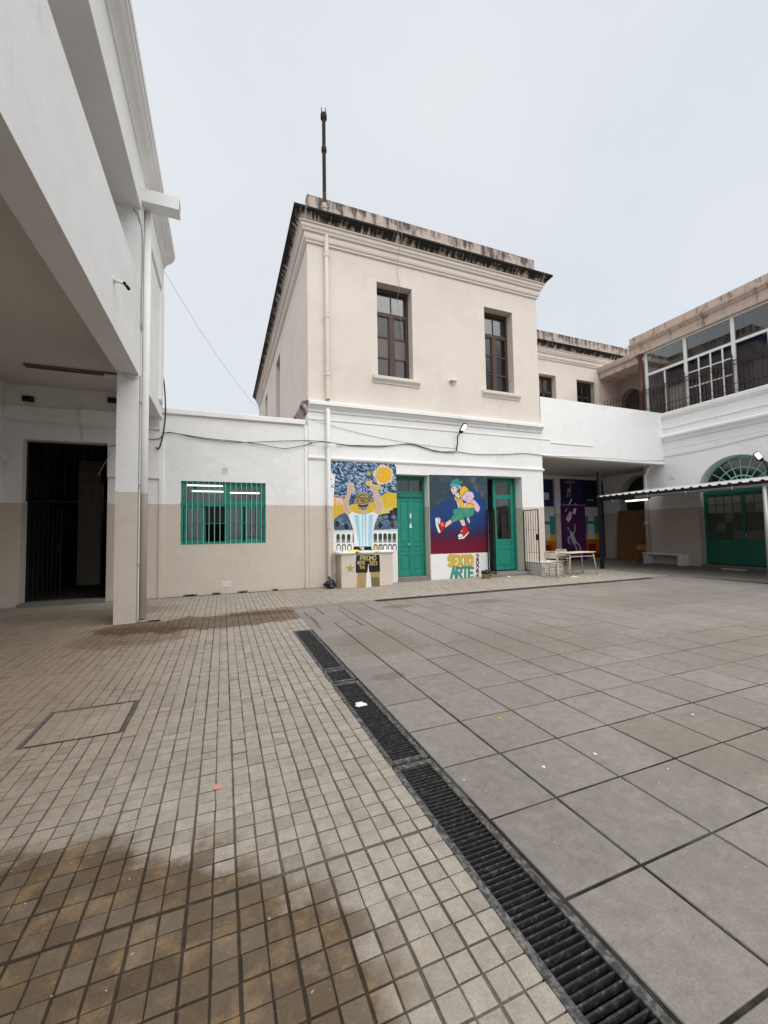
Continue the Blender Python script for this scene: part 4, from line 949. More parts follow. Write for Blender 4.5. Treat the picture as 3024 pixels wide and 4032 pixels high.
R1 = [gt.pt((EX-.09+ra*math.cos(math.pi+math.pi*k/n), yB, EZ-.10+ra*math.sin(math.pi+math.pi*k/n))) for k in range(n+1)]
for k in range(n): gt.f.append((R0[k], R0[k+1], R1[k+1], R1[k]))
gt.f.append(tuple(R1)); M_galv = simple('galvanised gutter', (.42, .43, .44), .4, .15, 4, .4, .5)
gt.build('gutter', M_galv, cn, smooth=True)
for yy in (9.2, 8.0, 6.8, 5.6, 4.4): MB().box(EX-.17, EX-.01, yy-.012, yy+.012, EZ-.185, EZ-.095).build('gutter_strap', M_galv, cn)
MB().tube([(EX-.09, 6.10, EZ-.12), (EX-.09, 6.10, .05)], .055, 12).build('gutter_downpipe', M_galv, cn, smooth=True)
MB().tube([(EX-.02, 10.55+.1*math.cos(a), EZ-.13+.09*math.sin(a)) for a in [math.pi+k*math.pi/8 for k in range(9)]], .012, 6).build('hook', M_cableg, cn)
tb = thing('tube_light', (EX+.1, 9.75, 2.45), 'lit fluorescent tube hanging under the canopy edge', 'ceiling light')
MB().tube([(EX+.08, 9.38, 2.46), (EX+.08, 10.16, 2.46)], .022, 8).build('tube', M_tube, tb); MB().box(EX+.02, EX+.14, 9.30, 10.22, 2.49, 2.54).build('housing', M_steel, tb)

# ================================================================== LAMPS
def streetlight(name, foot, elbow, head, dirv, label, m_):
    t = thing(name, foot, label, 'wall lamp'); MB().tube([foot, ((foot[0]+elbow[0])/2, (foot[1]+elbow[1])/2-.03, (foot[2]+elbow[2])/2), elbow, head], .020, 8).build('arm', M_iron, t, smooth=True)
    d = Vector(dirv).normalized(); side = d.cross(Vector((0, -.75, -.66))).normalized(); nn = side.cross(d).normalized()
    if nn.z > 0: nn = -nn; side = -side
    mt = Matrix((side, d, -nn)).transposed().to_4x4(); mt.translation = Vector(head)
    hd = MB(mt); w = .085; poly = [(-w*.55, -.03), (w*.55, -.03), (w, .06), (w, .27), (w*.8, .31), (-w*.8, .31), (-w, .27), (-w, .06)]
    hd.prism(poly, -.02, .025, 'z'); hd.build('head', M_iron, t)
    le = MB(mt); le.prism([(-.065, .07), (.065, .07), (.065, .27), (.05, .285), (-.05, .285), (-.065, .27)], -.026, -.0205, 'z'); le.build('led_panel', m_, t)
streetlight('wall_lamp', (7.0, FY-.01, 4.10), (6.98, FY-.14, 4.55), (7.05, FY-.22, 4.66), (.25, -.62, .75), 'lit black led wall lamp above the murals', M_led)
streetlight('wall_lamp', (XR-.01, 7.80, 3.3), (XR-.10, 7.82, 3.62), (XR-.2, 7.86, 3.72), (-.45, .25, .70), 'lit black led wall lamp beside the arched fanlight', M_ledw)
MB().tube([(XR-.01, 7.80, 3.22), (XR-.01, 7.80, 3.32)], .03, 8).build('lamp_foot', M_iron, bpy.data.objects['wall_lamp.001'])

# ================================================================== CABLES
def cable(pts, r, m_, label):
    P = [Vector(p) for p in pts]; out = []
    for i in range(len(P)-1):
        a, b, c, d = P[max(i-1, 0)], P[i], P[i+1], P[min(i+2, len(P)-1)]
        for k in range(6):
            s_ = k/6; out.append(.5*((2*b)+(c-a)*s_+(2*a-5*b+4*c-d)*s_*s_+(3*b-a-3*c+d)*s_**3))
    out.append(P[-1]); MB().tube(out, r, 6).build('cable', m_, label=label, cat='cable', smooth=True)
Yc = FY-.03
cable([(2.24, Yc, 4.04), (2.72, FY-.18, 4.05), (3.3, Yc, 4.04), (3.86, Yc, 4.06), (4.6, Yc, 4.10), (5.34, Yc, 4.21), (5.8, Yc, 4.13), (6.38, Yc, 4.03), (6.97, Yc, 4.06), (7.6, Yc, 4.02), (8.28, Yc, 4.04), (9.0, Yc, 4.09), (9.78, Yc, 4.16), (10.57, Yc, 4.13)], .010, M_cable, 'thick black cable sagging along the wall above the murals')
cable([(3.0, Yc, 4.03), (4.3, Yc, 4.05), (5.3, Yc, 4.19), (6.2, Yc, 4.03), (6.95, Yc, 4.02)], .008, M_cable, 'thin cable twined along the thick black one above the murals')
cable([(10.57, Yc, 4.13), (12, FY-.03, 4.17), (14, FY-.03, 4.20), (15.5, FY-.03, 4.19), (XR-.02, FY-.03, 4.28)], .008, M_cableg, 'grey cable along the lower edge of the terrace wall')
cable([(-1.72, FY-.08, 3.85), (-1.46, Yc-.04, 3.88), (-1.27, Yc, 4.06), (-.58, Yc, 3.96), (.37, Yc, 3.92), (1.39, Yc, 4.02), (2.17, Yc, 4.09), (2.68, FY-.18, 4.06)], .009, M_cable, 'dark cable strung level across the annex wall')
cable([(-1.40, Yc-.05, 4.0), (-1.2, Yc, 4.05), (-.4, Yc, 3.97), (.37, Yc, 3.94), (.87, Yc, 3.9), (1.5, Yc, 3.83), (1.93, Yc, 3.91), (2.3, Yc, 4.02)], .009, M_cable, 'slack cable drooping across the annex wall')
cable([(-1.42, FY-.08, 5.55), (-1.36, FY-.10, 5.2), (-1.33, FY-.10, 4.6), (-1.36, FY-.1, 4.1), (-1.43, FY-.1, 3.72), (-1.48, FY-.1, 3.62), (-1.52, FY-.1, 3.66)], .016, M_cable, 'loose black cable end hanging by the gallery corner')
cable([(-1.41, FY+.05, 8.2), (-.4, FY+1.2, 7.0), (.9, FY+2.8, 5.9), (2.2, FY+4.4, 5.3)], .004, M_cableg, 'thin wire running from the eaves to the corner building')
cable([(2.3, Yc, 4.68), (4.0, FY-.015, 4.38), (5.6, FY-.015, 4.22), (6.95, FY-.015, 4.17)], .005, M_cableg, 'thin wire slanting down to the lit wall lamp above the murals')
cable([(5.0, FY-.46, 10.62), (5.02, FY-.40, 10.40), (5.0, FY-.27, 10.2), (4.99, FY-.06, 9.7), (5.08, FY-.03, 9.15), (5.05, FY+.10, 8.7), (5.22, FY+.25, 8.3), (5.3, FY+.26, 7.7)], .006, M_cableg, 'thin wire hanging over the patched upper window')
cable([(XW-.12, 8.19, 7.42), (XW-.03, 8.18, 7.30), (XW+.02, 8.24, 6.9), (XW+.02, 8.25, 6.2), (XW+.02, 8.22, 5.8), (XW+.02, 8.25, 5.2)], .010, M_cableg, 'bundle of grey wires down the gallery pillar corner')
cable([(XW-.30, 8.19, 4.40), (XW-.16, 8.17, 4.33), (XW-.05, 8.17, 4.31), (XW+.02, 8.22, 4.40)], .013, M_pvcw, 'white hose looped under the gallery beam end')
cable([(-2.50, FY-.06, 3.62), (-2.35, FY-.07, 3.66), (-2.2, FY-.07, 3.66)], .010, M_cableg, 'short wire at the top corner of the gallery doorway')
cable([(-2.45, FY-.12, 3.50), (-2.52, FY-.14, 3.3), (-2.62, FY-.14, 3.08), (-2.68, FY-.14, 2.92)], .007, M_cableg, 'loose wire hanging in the gallery doorway')
cable([(-4.44, FY-.02, 4.13), (-4.2, FY-.11, 4.08), (-3.3, FY-.11, 4.05), (-2.4, FY-.16, 4.02)], .010, M_pvcw, 'white conduit below the gallery cornice')
cable([(16.2, WY-.02, 4.02), (16.35, WY-.02, 4.2), (17.4, WY-.02, 4.2), (18.1, WY-.02, 4.26)], .012, M_cable, 'dark conduit over the purple pier in the passage')
cable([(XR-.02, 11.2, 4.42), (XR-.02, 9.6, 4.44), (XR-.02, 8.5, 4.52), (XR-.02, 7.0, 4.60)], .007, M_cableg, 'thin cable above the arched fanlight')

# ================================================================== MURALS (flat paint on the wall, traced onto the wall plane)
def m1(x, y): return 1280+x/3.88, 1780+y/3.88
def m2(x, y): return 1650+x/3.53, 1840+y/3.53
def z7(x, y): return 2200+x/4.608, 1780+y/4.608
class Paint:
    def __init__(s, root, zone, Y, step=.00016): s.root, s.zone, s.Y, s.n, s.step = root, zone, Y, 0, step
    def P(s, p): return on_y(*s.zone(*p), s.Y)
    def d(s): s.n += 1; return s.Y-.0015-s.n*s.step
    def poly(s, name, pts, m_, raw=False):
        q = [s.P(p) for p in pts] if not raw else pts
        y = s.d(); return MB().prism(q, y, s.Y+.003, 'y').build(name, m_, s.root)
    def ell(s, name, cx, cy, rx, ry, m_, n=24, a0=0, wob=0):
        return s.poly(name, [(cx+rx*(1+wob*math.sin(5*k))*math.cos(2*math.pi*k/n), cy+ry*(1+wob*math.sin(7*k+1))*math.sin(2*math.pi*k/n)) for k in range(n)], m_)
    def lines(s, name, segs, w, m_):
        y = s.d(); mb = MB()
        for sg in segs:
            for a, b in zip(sg, sg[1:]):
                a, b = Vector(s.P(a)), Vector(s.P(b)); dv = b-a
                if dv.length < 1e-5: continue
                nn = Vector((-dv.y, dv.x)).normalized()*w/2; e = dv.normalized()*w*.35
                a, b = a-e, b+e
                yj = y-random.uniform(0, .00008)
                mb.face([(a.x+nn.x, yj, a.y+nn.y), (a.x-nn.x, yj, a.y-nn.y), (b.x-nn.x, yj, b.y-nn.y), (b.x+nn.x, yj, b.y+nn.y)])
        return mb.build(name, m_, s.root)
    def dabs(s, name, items, m_):
        y = s.d(); mb = MB()
        for (cx, cy, ln, w, ang) in items:
            ca, sa = math.cos(ang), math.sin(ang); q = []
            for u, v in ((-.5, 0), (-.3, .5), (.3, .5), (.5, 0), (.3, -.5), (-.3, -.5)):
                q.append((cx+ca*u*ln-sa*v*w, cy+sa*u*ln+ca*v*w))
            yj = y-random.uniform(0, .0001); mb.face([(a, yj, b) for a, b in [s.P(p) for p in q]])
        o = mb.build(name, m_, s.root); o['kind'] = 'stuff'; return o
GL = {'P': [[(0,0),(0,1)],[(0,1),(.7,.95),(.75,.65),(.6,.5),(0,.5)]], 'R': [[(0,0),(0,1),(.7,.95),(.72,.65),(.6,.52),(0,.5)],[(.3,.5),(.8,0)]], 'O': [[(.4,0),(.08,.15),(0,.5),(.1,.85),(.4,1),(.7,.85),(.8,.5),(.7,.15),(.4,0)]],
      'M': [[(0,0),(.05,1),(.4,.4),(.75,1),(.8,0)]], 'A': [[(0,0),(.4,1),(.8,0)],[(.17,.4),(.63,.4)]], 'T': [[(0,.97),(.8,1)],[(.4,1),(.4,0)]], 'E': [[(.75,.98),(.05,1),(.05,0),(.75,.03)],[(.05,.5),(.6,.52)]],
      'S': [[(.75,.85),(.4,1),(.08,.85),(.1,.62),(.65,.42),(.72,.18),(.4,0),(.05,.12)]], 'X': [[(0,0),(.8,1)],[(0,1),(.8,0)]], '2': [[(.05,.78),(.2,.98),(.55,1),(.72,.8),(.6,.5),(.05,0),(.75,.02)]], '0': [[(.4,0),(.1,.2),(.05,.6),(.25,.98),(.55,.98),(.75,.6),(.7,.2),(.4,0)]], '3': [[(.08,.9),(.4,1),(.7,.8),(.35,.54),(.72,.3),(.5,.03),(.05,.08)]]}
def letters(txt, x0, y0, x1, y1, vert=False):
    # boxes in zoom pixels, y0 top
    segs = []; n = len(txt)
    for i, ch in enumerate(txt):
        if ch == ' ': continue
        if vert: a, b, c, d = x0, x1, y0+(y1-y0)*i/n, y0+(y1-y0)*(i+.82)/n
        else: a, b, c, d = x0+(x1-x0)*i/n, x0+(x1-x0)*(i+1.05)/n, y0, y1
        for sg in GL[ch]: segs.append([(a+(b-a)*u, d+(c-d)*v+((i % 2)*6-3 if not vert else 0)) for u, v in sg])
    return segs
def pm(name, col, var=.2, rough=.75):
    if name in MATS: return MATS[name]
    t = NT(name); br = t.noise(9, 5, .65, k=(1.4, 1.4, 4)); c = t.mul(col, t.math('MULTIPLY_ADD', br, 2*(var+.14), 1-(var+.14)))
    fd = t.ss(t.noise(2.4, 5, .6), .50, .72); c = t.mix(t.math('MULTIPLY', fd, .16), c, (.50, .48, .45))
    wr = t.ss(t.noise(34, 5, .7), .67, .72); c = t.mix(t.math('MULTIPLY', wr, .5), c, (.62, .60, .57))
    t.bump(t.math('ADD', t.noise(45, 5, .65), br), .45, .010); MATS[name] = t.done(c, rough, .25); return MATS[name]
C_navy = pm('mural night blue', (.018, .055, .13)); C_pale = pm('mural pale blue', (.42, .52, .62)); C_mid = pm('mural mid blue', (.10, .22, .42)); C_gr = pm('mural grey green', (.16, .24, .20)); C_lil = pm('mural lilac', (.40, .40, .66))
C_yel = pm('mural ochre yellow', (.62, .42, .035), .3); C_yel2 = pm('mural pale ochre', (.62, .50, .16), .3); C_org = pm('mural orange', (.70, .32, .07), .3); C_skin = pm('mural skin', (.55, .38, .27), .12); C_wht = pm('mural wall white', (.74, .74, .73), .08); C_sky = pm('mural shirt blue', (.28, .58, .72), .12); C_blk = pm('mural ink', (.014, .014, .016), .2); C_hair = pm('mural curl blond', (.42, .34, .12), .3); C_hair2 = pm('mural curl brown', (.085, .062, .03), .3); C_hill = pm('mural slate blue', (.055, .11, .19), .5); C_sun = pm('mural sun yellow', (.72, .43, .025), .2); C_suno = pm('mural sun rim', (.60, .28, .02), .2); C_halo = pm('mural halo', (.70, .64, .60), .2); C_dg = pm('mural bottle green', (.02, .055, .045), .4); C_gray = pm('mural grey', (.20, .19, .18), .3)
mu = thing('wall_mural', (3.9, FY, .4), 'mural of a player in striped shirt with raised arms under a yellow sun', 'mural')
p = Paint(mu, m1, FY)
p.poly('white_ground', [(120, 1150), (1105, 1140), (1112, 1990), (1045, 1995), (200, 1860), (125, 1860)], C_wht)
p.poly('night_sky', [(72, 135), (1050, 172), (1085, 235), (1098, 1000), (130, 1010), (133, 680), (155, 350), (72, 300)], C_navy)
random.seed(11)
def flow(x, y): return .35*math.sin(x/140+y/210)+.55*math.sin(y/170-.6)+.25
for nm, m_, n in (('grey_strokes', C_gr, 170), ('mid_strokes', C_mid, 300), ('pale_strokes', C_pale, 380), ('lilac_strokes', C_lil, 100)):
    it = []
    while len(it) < n:
        x, y = random.uniform(85, 1085), random.uniform(150, 800)
        if x < 150 and y > 300 and random.random() < .9: continue
        if nm == 'lilac_strokes' and x < 450: continue
        if y > 690 and x < 300: continue
        it.append((x, y, random.uniform(30, 58), random.uniform(9, 14), flow(x, y)+random.uniform(-.25, .25)))
    p.dabs(nm, it, m_)
p.poly('orange_hill', [(134, 678), (295, 705), (285, 860), (133, 870)], C_org)
p.dabs('hill_strokes', [(random.uniform(150, 270), random.uniform(700, 850), 34, 9, -.35+random.uniform(-.3, .3)) for _ in range(40)], C_halo)
p.poly('yellow_hill', [(133, 820), (290, 800), (310, 940), (230, 960), (150, 1035), (133, 1035)], C_yel)
p.poly('yellow_field', [(350, 815), (460, 785), (700, 770), (790, 740), (800, 860), (740, 920), (560, 965), (390, 945)], C_yel)
p.poly('yellow_dome', [(840, 940), (835, 760), (850, 690), (900, 640), (970, 615), (1040, 625), (1092, 640), (1098, 960)], C_yel)
p.poly('pale_terrace', [(860, 850), (1060, 838), (1098, 845), (1098, 960), (830, 965)], C_yel2)
p.poly('dark_terrace', [(780, 1035), (850, 950), (950, 935), (985, 932), (985, 890), (1035, 888), (1035, 852), (1098, 850), (1098, 1060), (790, 1045)], C_blk)
p.poly('blue_hill', [(134, 1035), (215, 960), (300, 930), (385, 950), (425, 1195), (134, 1195)], C_hill)
p.poly('blue_hill', [(770, 1060), (880, 1030), (980, 1055), (1099, 1050), (1104, 1180), (745, 1192)], C_hill)
it = [(random.choice((random.uniform(150, 390), random.uniform(790, 1090))), random.uniform(1000, 1160), 36, 5, random.uniform(-.6, .6)) for _ in range(60)]
p.dabs('hill_strokes', it, C_mid); p.dabs('hill_strokes', [(a+9, b+7, c, 4, e) for a, b, c, d, e in it[::2]], C_pale)
for cx in (840, 930, 1045): p.ell('dark_bush', cx, 995+20*(cx == 840), 42, 34, C_hill, 14, wob=.08); p.ell('bush_light', cx, 990+20*(cx == 840), 20, 16, C_mid, 12)
for cx, cy in ((185, 1105), (325, 1140), (840, 1120), (1030, 1110)): p.ell('dark_bush', cx, cy, 38, 42, C_blk, 13, wob=.22)
p.poly('arcade', [(121, 1195), (430, 1190), (442, 1510), (125, 1515)], C_wht); p.poly('arcade', [(738, 1192), (1107, 1176), (1110, 1500), (708, 1512)], C_wht)
p.lines('balustrade', [[(125, 1212), (430, 1207)], [(740, 1208), (1106, 1195)], [(125, 1390), (435, 1385)], [(720, 1385), (1108, 1375)], [(128, 1240), (435, 1236)]]+[[(x, 1190), (x, 1210)] for x in range(135, 425, 14)]+[[(x, 1186), (x, 1206)] for x in range(750, 1100, 14)], .006, C_gray)
p.lines('tile_joints', [[(128, y), (440, y-4)] for y in (1300, 1440, 1580, 1690, 1780)]+[[(1050, y), (1108, y)] for y in (1560, 1640, 1730, 1810)]+[[(148, 1515), (152, 1850)], [(178, 1515), (182, 1850)], [(450, 1170), (730, 1168)], [(450, 1262), (660, 1260)], [(450, 1350), (660, 1348)]], .004, C_halo)
def archp(cx, y0, y1, w): return [(cx-w, y1), (cx-w, y0+w*.9)]+[(cx-w*math.cos(a), y0+w*.9-w*.9*math.sin(a)) for a in [k*math.pi/6 for k in range(1, 6)]]+[(cx+w, y0+w*.9), (cx+w, y1)]
for cx in (198, 278, 360, 767, 842, 915, 985, 1056): p.poly('arch_window', archp(cx, 1252-(cx > 500)*12, 1340, 27), C_dg); p.poly('arch_balcony', [(cx-27, 1335), (cx+27, 1333), (cx+26, 1380), (cx-26, 1382)], C_gray)
p.poly('arch_window', [(420, 1258), (436, 1250), (440, 1380), (420, 1382)], C_dg)
for cx in (205, 286, 372, 770, 845, 915, 990, 1060): p.poly('arch_door', archp(cx, 1405, 1495, 31), C_blk); p.poly('arch_door_light', archp(cx, 1425, 1497, 20), C_wht if cx not in (770, 845) else C_yel2)
# the figure
arm_l = [(345, 960), (300, 905), (275, 840), (290, 760), (340, 640), (345, 560), (352, 510), (362, 480), (376, 498), (386, 472), (399, 500), (412, 476), (420, 505), (432, 492), (432, 540), (436, 575), (456, 565), (448, 592), (405, 618), (385, 630), (375, 690), (352, 760), (350, 822), (380, 875), (412, 912)]
arm_r = [(815, 950), (862, 880), (886, 838), (850, 730), (790, 610), (775, 560), (752, 498), (738, 520), (722, 488), (712, 515), (694, 512), (700, 540), (690, 562), (716, 600), (740, 622), (748, 680), (756, 745), (795, 842), (770, 885), (728, 906)]
for a in (arm_l, arm_r): p.lines('white_outline', [a+[a[0]]], .028, C_halo); p.poly('arm', a, C_skin)
p.poly('neck', [(478, 800), (500, 830), (535, 870), (528, 945), (642, 945), (628, 870), (668, 830), (692, 790), (665, 800), (640, 840), (530, 840), (505, 800)], C_skin)
shirt = [(345, 962), (410, 908), (520, 942), (585, 948), (640, 942), (728, 905), (818, 950), (795, 1010), (770, 1062), (735, 1190), (705, 1442), (440, 1442), (430, 1190), (385, 1062)]
p.poly('shirt', shirt, pm('mural shirt white', (.72, .73, .75), .08)); p.lines('shirt_outline', [shirt+[shirt[0]]], .008, C_gray)
for q in ([(443, 968), (512, 950), (545, 1432), (515, 1432)], [(555, 948), (580, 948), (586, 1432), (564, 1432)], [(598, 948), (628, 948), (632, 1432), (608, 1432)], [(665, 962), (730, 950), (700, 1432), (655, 1432)]): p.poly('stripe', q, C_sky)
p.poly('belt', [(440, 1442), (706, 1442), (712, 1508), (424, 1510)], C_blk); p.poly('belt_shine', [(520, 1450), (590, 1448), (596, 1490), (560, 1500)], C_halo)
p.poly('nape', [(520, 838), (645, 836), (618, 880), (585, 892), (550, 882)], C_gray); p.poly('cap_band', [(498, 798), (665, 792), (640, 832), (515, 834)], C_blk)
p.ell('hair', 580, 718, 122, 94, C_hair, 30, wob=.035)
p.dabs('curls', [(580+112*r*math.cos(a), 718+84*r*math.sin(a), 26, 8, random.uniform(0, 3.1)) for r, a in [(math.sqrt(random.random()), random.uniform(0, 6.28)) for _ in range(150)]], C_hair2)
# the sun
cx, cy = 893, 352; ray1 = []; y_ = p.d(); mb = MB(); mb2 = MB()
p.ell('sun_glow', cx, cy, 150, 150, C_halo, 26, wob=.10)
for k in range(28):
    a = 2*math.pi*k/28; L_ = 172 if k % 2 else 150; w = 13; q = []
    for f in (0, .35, .7, 1): q.append((cx+(84+(L_-84)*f)*math.cos(a)-w*(1-f)*math.sin(a)+10*math.sin(f*6)*math.sin(a), cy+(84+(L_-84)*f)*math.sin(a)+w*(1-f)*math.cos(a)-10*math.sin(f*6)*math.cos(a)))
    for f in (.7, .35, 0): q.append((cx+(84+(L_-84)*f)*math.cos(a)+w*(1-f)*math.sin(a)+10*math.sin(f*6)*math.sin(a), cy+(84+(L_-84)*f)*math.sin(a)-w*(1-f)*math.cos(a)-10*math.sin(f*6)*math.cos(a)))
    p.poly('sun_ray', q, C_sun if k % 2 else C_suno)
p.ell('sun_disc', cx, cy, 92, 94, C_sun, 28)
p.lines('sun_face', [[(cx-50, cy-30), (cx-30, cy-40), (cx-12, cy-28)], [(cx+14, cy-28), (cx+32, cy-38), (cx+52, cy-26)], [(cx-42, cy-14), (cx-18, cy-14)], [(cx+18, cy-12), (cx+44, cy-12)], [(cx-4, cy-25), (cx-8, cy+14), (cx+10, cy+16)], [(cx-26, cy+38), (cx, cy+46), (cx+28, cy+36)]], .010, C_suno)
for k, (bx_, by_) in enumerate(((660, 330), (662, 480), (800, 540))): p.ell('yellow_flower', bx_, by_, 46, 44, C_gr if k == 0 else C_yel2, 18, wob=.1); p.ell('flower_heart', bx_, by_, 22, 22, C_yel, 12)

# ---- second mural
mv = thing('wall_mural', (7.1, FY, .05), 'mural of a blue haired skater in red shoes leaping over a blue and crimson ground', 'mural')
p = Paint(mv, m2, FY)
t = NT('mural dusk gradient'); z_ = t.xyz()[2]; zz = t.math('ADD', z_, t.math('MULTIPLY', t.math('SUBTRACT', t.noise(5, 5, .6), .5), .35))
rmp = t.n('ShaderNodeValToRGB'); mp = t.n('ShaderNodeMapRange'); t.l(zz, mp.inputs[0]); mp.inputs[1].default_value = .8; mp.inputs[2].default_value = 2.6; t.l(mp.outputs[0], rmp.inputs[0])
e = rmp.color_ramp.elements; e[0].position = .12; e[0].color = (.14, .004, .022, 1); e[1].position = 1; e[1].color = (.012, .055, .19, 1)
for po, co in ((.24, (.10, .006, .03, 1)), (.36, (.035, .018, .07, 1)), (.50, (.014, .04, .16, 1))): q = e.new(po); q.color = co
M_dusk = t.done(rmp.outputs[0], .7, .25)
p.poly('white_base', [(160, 1195), (975, 1172), (987, 1530), (172, 1578)], C_wht)
p.poly('dusk_ground', [(135, 105), (945, 122), (972, 1182), (160, 1208)], M_dusk)
p.poly('slate_sky', [(135, 103), (946, 120), (955, 485), (892, 482), (893, 415), (850, 412), (848, 345), (780, 342), (778, 292), (690, 286), (640, 300), (560, 330), (470, 338), (426, 345), (432, 498), (410, 522), (408, 456), (340, 450), (295, 480), (265, 530), (147, 622)], pm('mural slate', (.035, .058, .075), .35))
for q_ in ([(147, 622), (265, 530), (325, 570), (320, 620), (270, 650), (240, 610)], [(295, 480), (340, 450), (408, 456), (410, 522), (360, 520)], [(432, 498), (426, 345), (470, 338)], [(690, 286), (778, 292), (780, 342), (848, 345), (850, 412), (893, 415), (892, 482), (955, 485)], [(850, 412), (850, 460), (790, 455)], [(892, 482), (888, 580), (955, 590)], [(945, 520), (910, 530), (940, 500)]): p.lines('skyline_stroke', [q_], .010, pm('mural line blue', (.006, .012, .05)))
p.lines('ground_marks', [[(205, 960), (205, 1010), (265, 1020), (262, 970), (235, 990)], [(290, 985), (290, 960), (345, 962), (345, 1005)], [(375, 1000), (372, 965), (440, 968)], [(780, 860), (860, 820), (920, 800), (955, 770)]], .010, pm('mural mark purple', (.05, .01, .04)))
T_ = pm('mural jade', (.035, .27, .19), .12); TD = pm('mural jade dark', (.012, .10, .075)); Bh = pm('mural hair blue', (.09, .34, .58), .12); Sk = pm('mural light skin', (.68, .54, .42), .08); Yh = pm('mural hoodie yellow', (.72, .47, .02), .12); Pk = pm('mural pink', (.66, .47, .60), .1); Rd = pm('mural shoe red', (.50, .012, .02), .2); Wt = C_wht; K = C_blk
outl = []
def part(n_, q, m_): p.poly(n_, q, m_); outl.append(q+[q[0]])
part('flap', [(750, 440), (800, 480), (850, 560), (838, 600), (815, 630), (770, 590), (755, 515), (690, 500)], Pk)
part('far_hand', [(655, 705), (690, 690), (706, 745), (702, 785), (684, 772), (670, 740)], Sk)
part('shin', [(358, 838), (366, 772), (440, 715), (468, 762), (380, 832)], Sk); part('shin', [(558, 735), (622, 712), (648, 806), (600, 818)], Sk)
part('sole', [(222, 705), (258, 696), (275, 800), (310, 900), (282, 916), (262, 902), (230, 800)], Wt); part('shoe', [(268, 700), (300, 762), (330, 750), (366, 746), (366, 800), (345, 862), (305, 908), (282, 850), (262, 780)], Rd); p.ell('toe_cap', 270, 742, 28, 46, Wt, 18)
p.lines('laces', [[(300, 790), (330, 770)], [(305, 805), (335, 800)], [(320, 770), (340, 820)]], .010, Wt)
part('sole', [(540, 975), (612, 966), (690, 888), (694, 912), (622, 992), (550, 1002)], Wt); part('shoe', [(600, 832), (622, 815), (652, 810), (690, 890), (618, 962), (590, 925), (570, 905), (582, 870)], Rd); part('toe_cap', [(538, 945), (560, 926), (592, 922), (616, 955), (600, 972), (545, 976)], Wt); p.lines('laces', [[(575, 880), (600, 885)], [(580, 900), (608, 880)]], .010, Wt)
part('trousers', [(465, 608), (478, 585), (520, 572), (640, 568), (760, 568), (772, 620), (752, 668), (700, 690), (624, 700), (620, 722), (552, 732), (505, 750), (462, 768), (432, 716), (478, 652)], T_)
p.lines('trouser_folds', [[(600, 640), (650, 660), (720, 655), (755, 640)], [(478, 652), (500, 690), (530, 715)], [(624, 700), (610, 660)], [(550, 732), (545, 705)]], .007, TD)
part('hoodie', [(490, 392), (520, 432), (575, 442), (562, 335), (582, 290), (612, 262), (640, 262), (695, 318), (640, 345), (602, 392), (594, 448), (622, 500), (660, 490), (755, 510), (762, 566), (572, 570), (542, 470), (505, 465), (490, 430)], Yh)
part('jacket_front', [(515, 470), (560, 464), (582, 566), (545, 570)], Pk); part('neck', [(490, 382), (540, 342), (572, 400), (562, 438), (522, 422)], Sk)
part('sleeve', [(602, 390), (640, 335), (700, 330), (745, 348), (768, 408), (745, 442), (690, 500), (640, 472), (598, 450), (580, 420)], Pk); p.lines('sleeve_folds', [[(650, 380), (668, 410), (640, 460)], [(668, 410), (690, 395)], [(600, 400), (640, 370)], [(640, 460), (690, 440)]], .007, K)
part('hand', [(610, 545), (625, 505), (645, 485), (666, 502), (655, 535), (640, 562), (616, 560)], Sk)
part('face', [(445, 268), (490, 248), (530, 280), (520, 355), (482, 386), (458, 356), (440, 318)], Sk)
part('hair', [(422, 238), (480, 212), (552, 222), (562, 262), (550, 318), (522, 352), (528, 292), (492, 252), (440, 278)], Bh); p.ell('ear', 568, 274, 14, 24, Sk, 14)
part('cap', [(438, 228), (448, 192), (495, 162), (550, 158), (566, 200), (608, 174), (592, 225), (565, 238), (480, 214)], T_)
p.ell('eye', 468, 290, 8, 14, K, 10); p.lines('mouth', [[(456, 345), (470, 350), (486, 338)]], .008, K)
p.lines('ink_outline', outl, .0085, K)
p.lines('lettering', letters('SEXTO', 408, 1228, 752, 1372), .090, pm('mural ink edge', (.06, .05, .02))); p.lines('lettering', letters('SEXTO', 408, 1228, 752, 1372), .072, pm('mural letter yellow', (.60, .42, .01), .15))
p.lines('lettering', letters('ARTE', 445, 1392, 768, 1538), .085, pm('mural ink green', (.015, .06, .05))); p.lines('lettering', letters('ARTE', 445, 1392, 768, 1538), .070, pm('mural letter green', (.05, .27, .20), .15))
p.lines('lettering', letters('2022', 792, 1212, 838, 1525, True), .034, pm('mural letter crimson', (.15, .012, .025), .15))
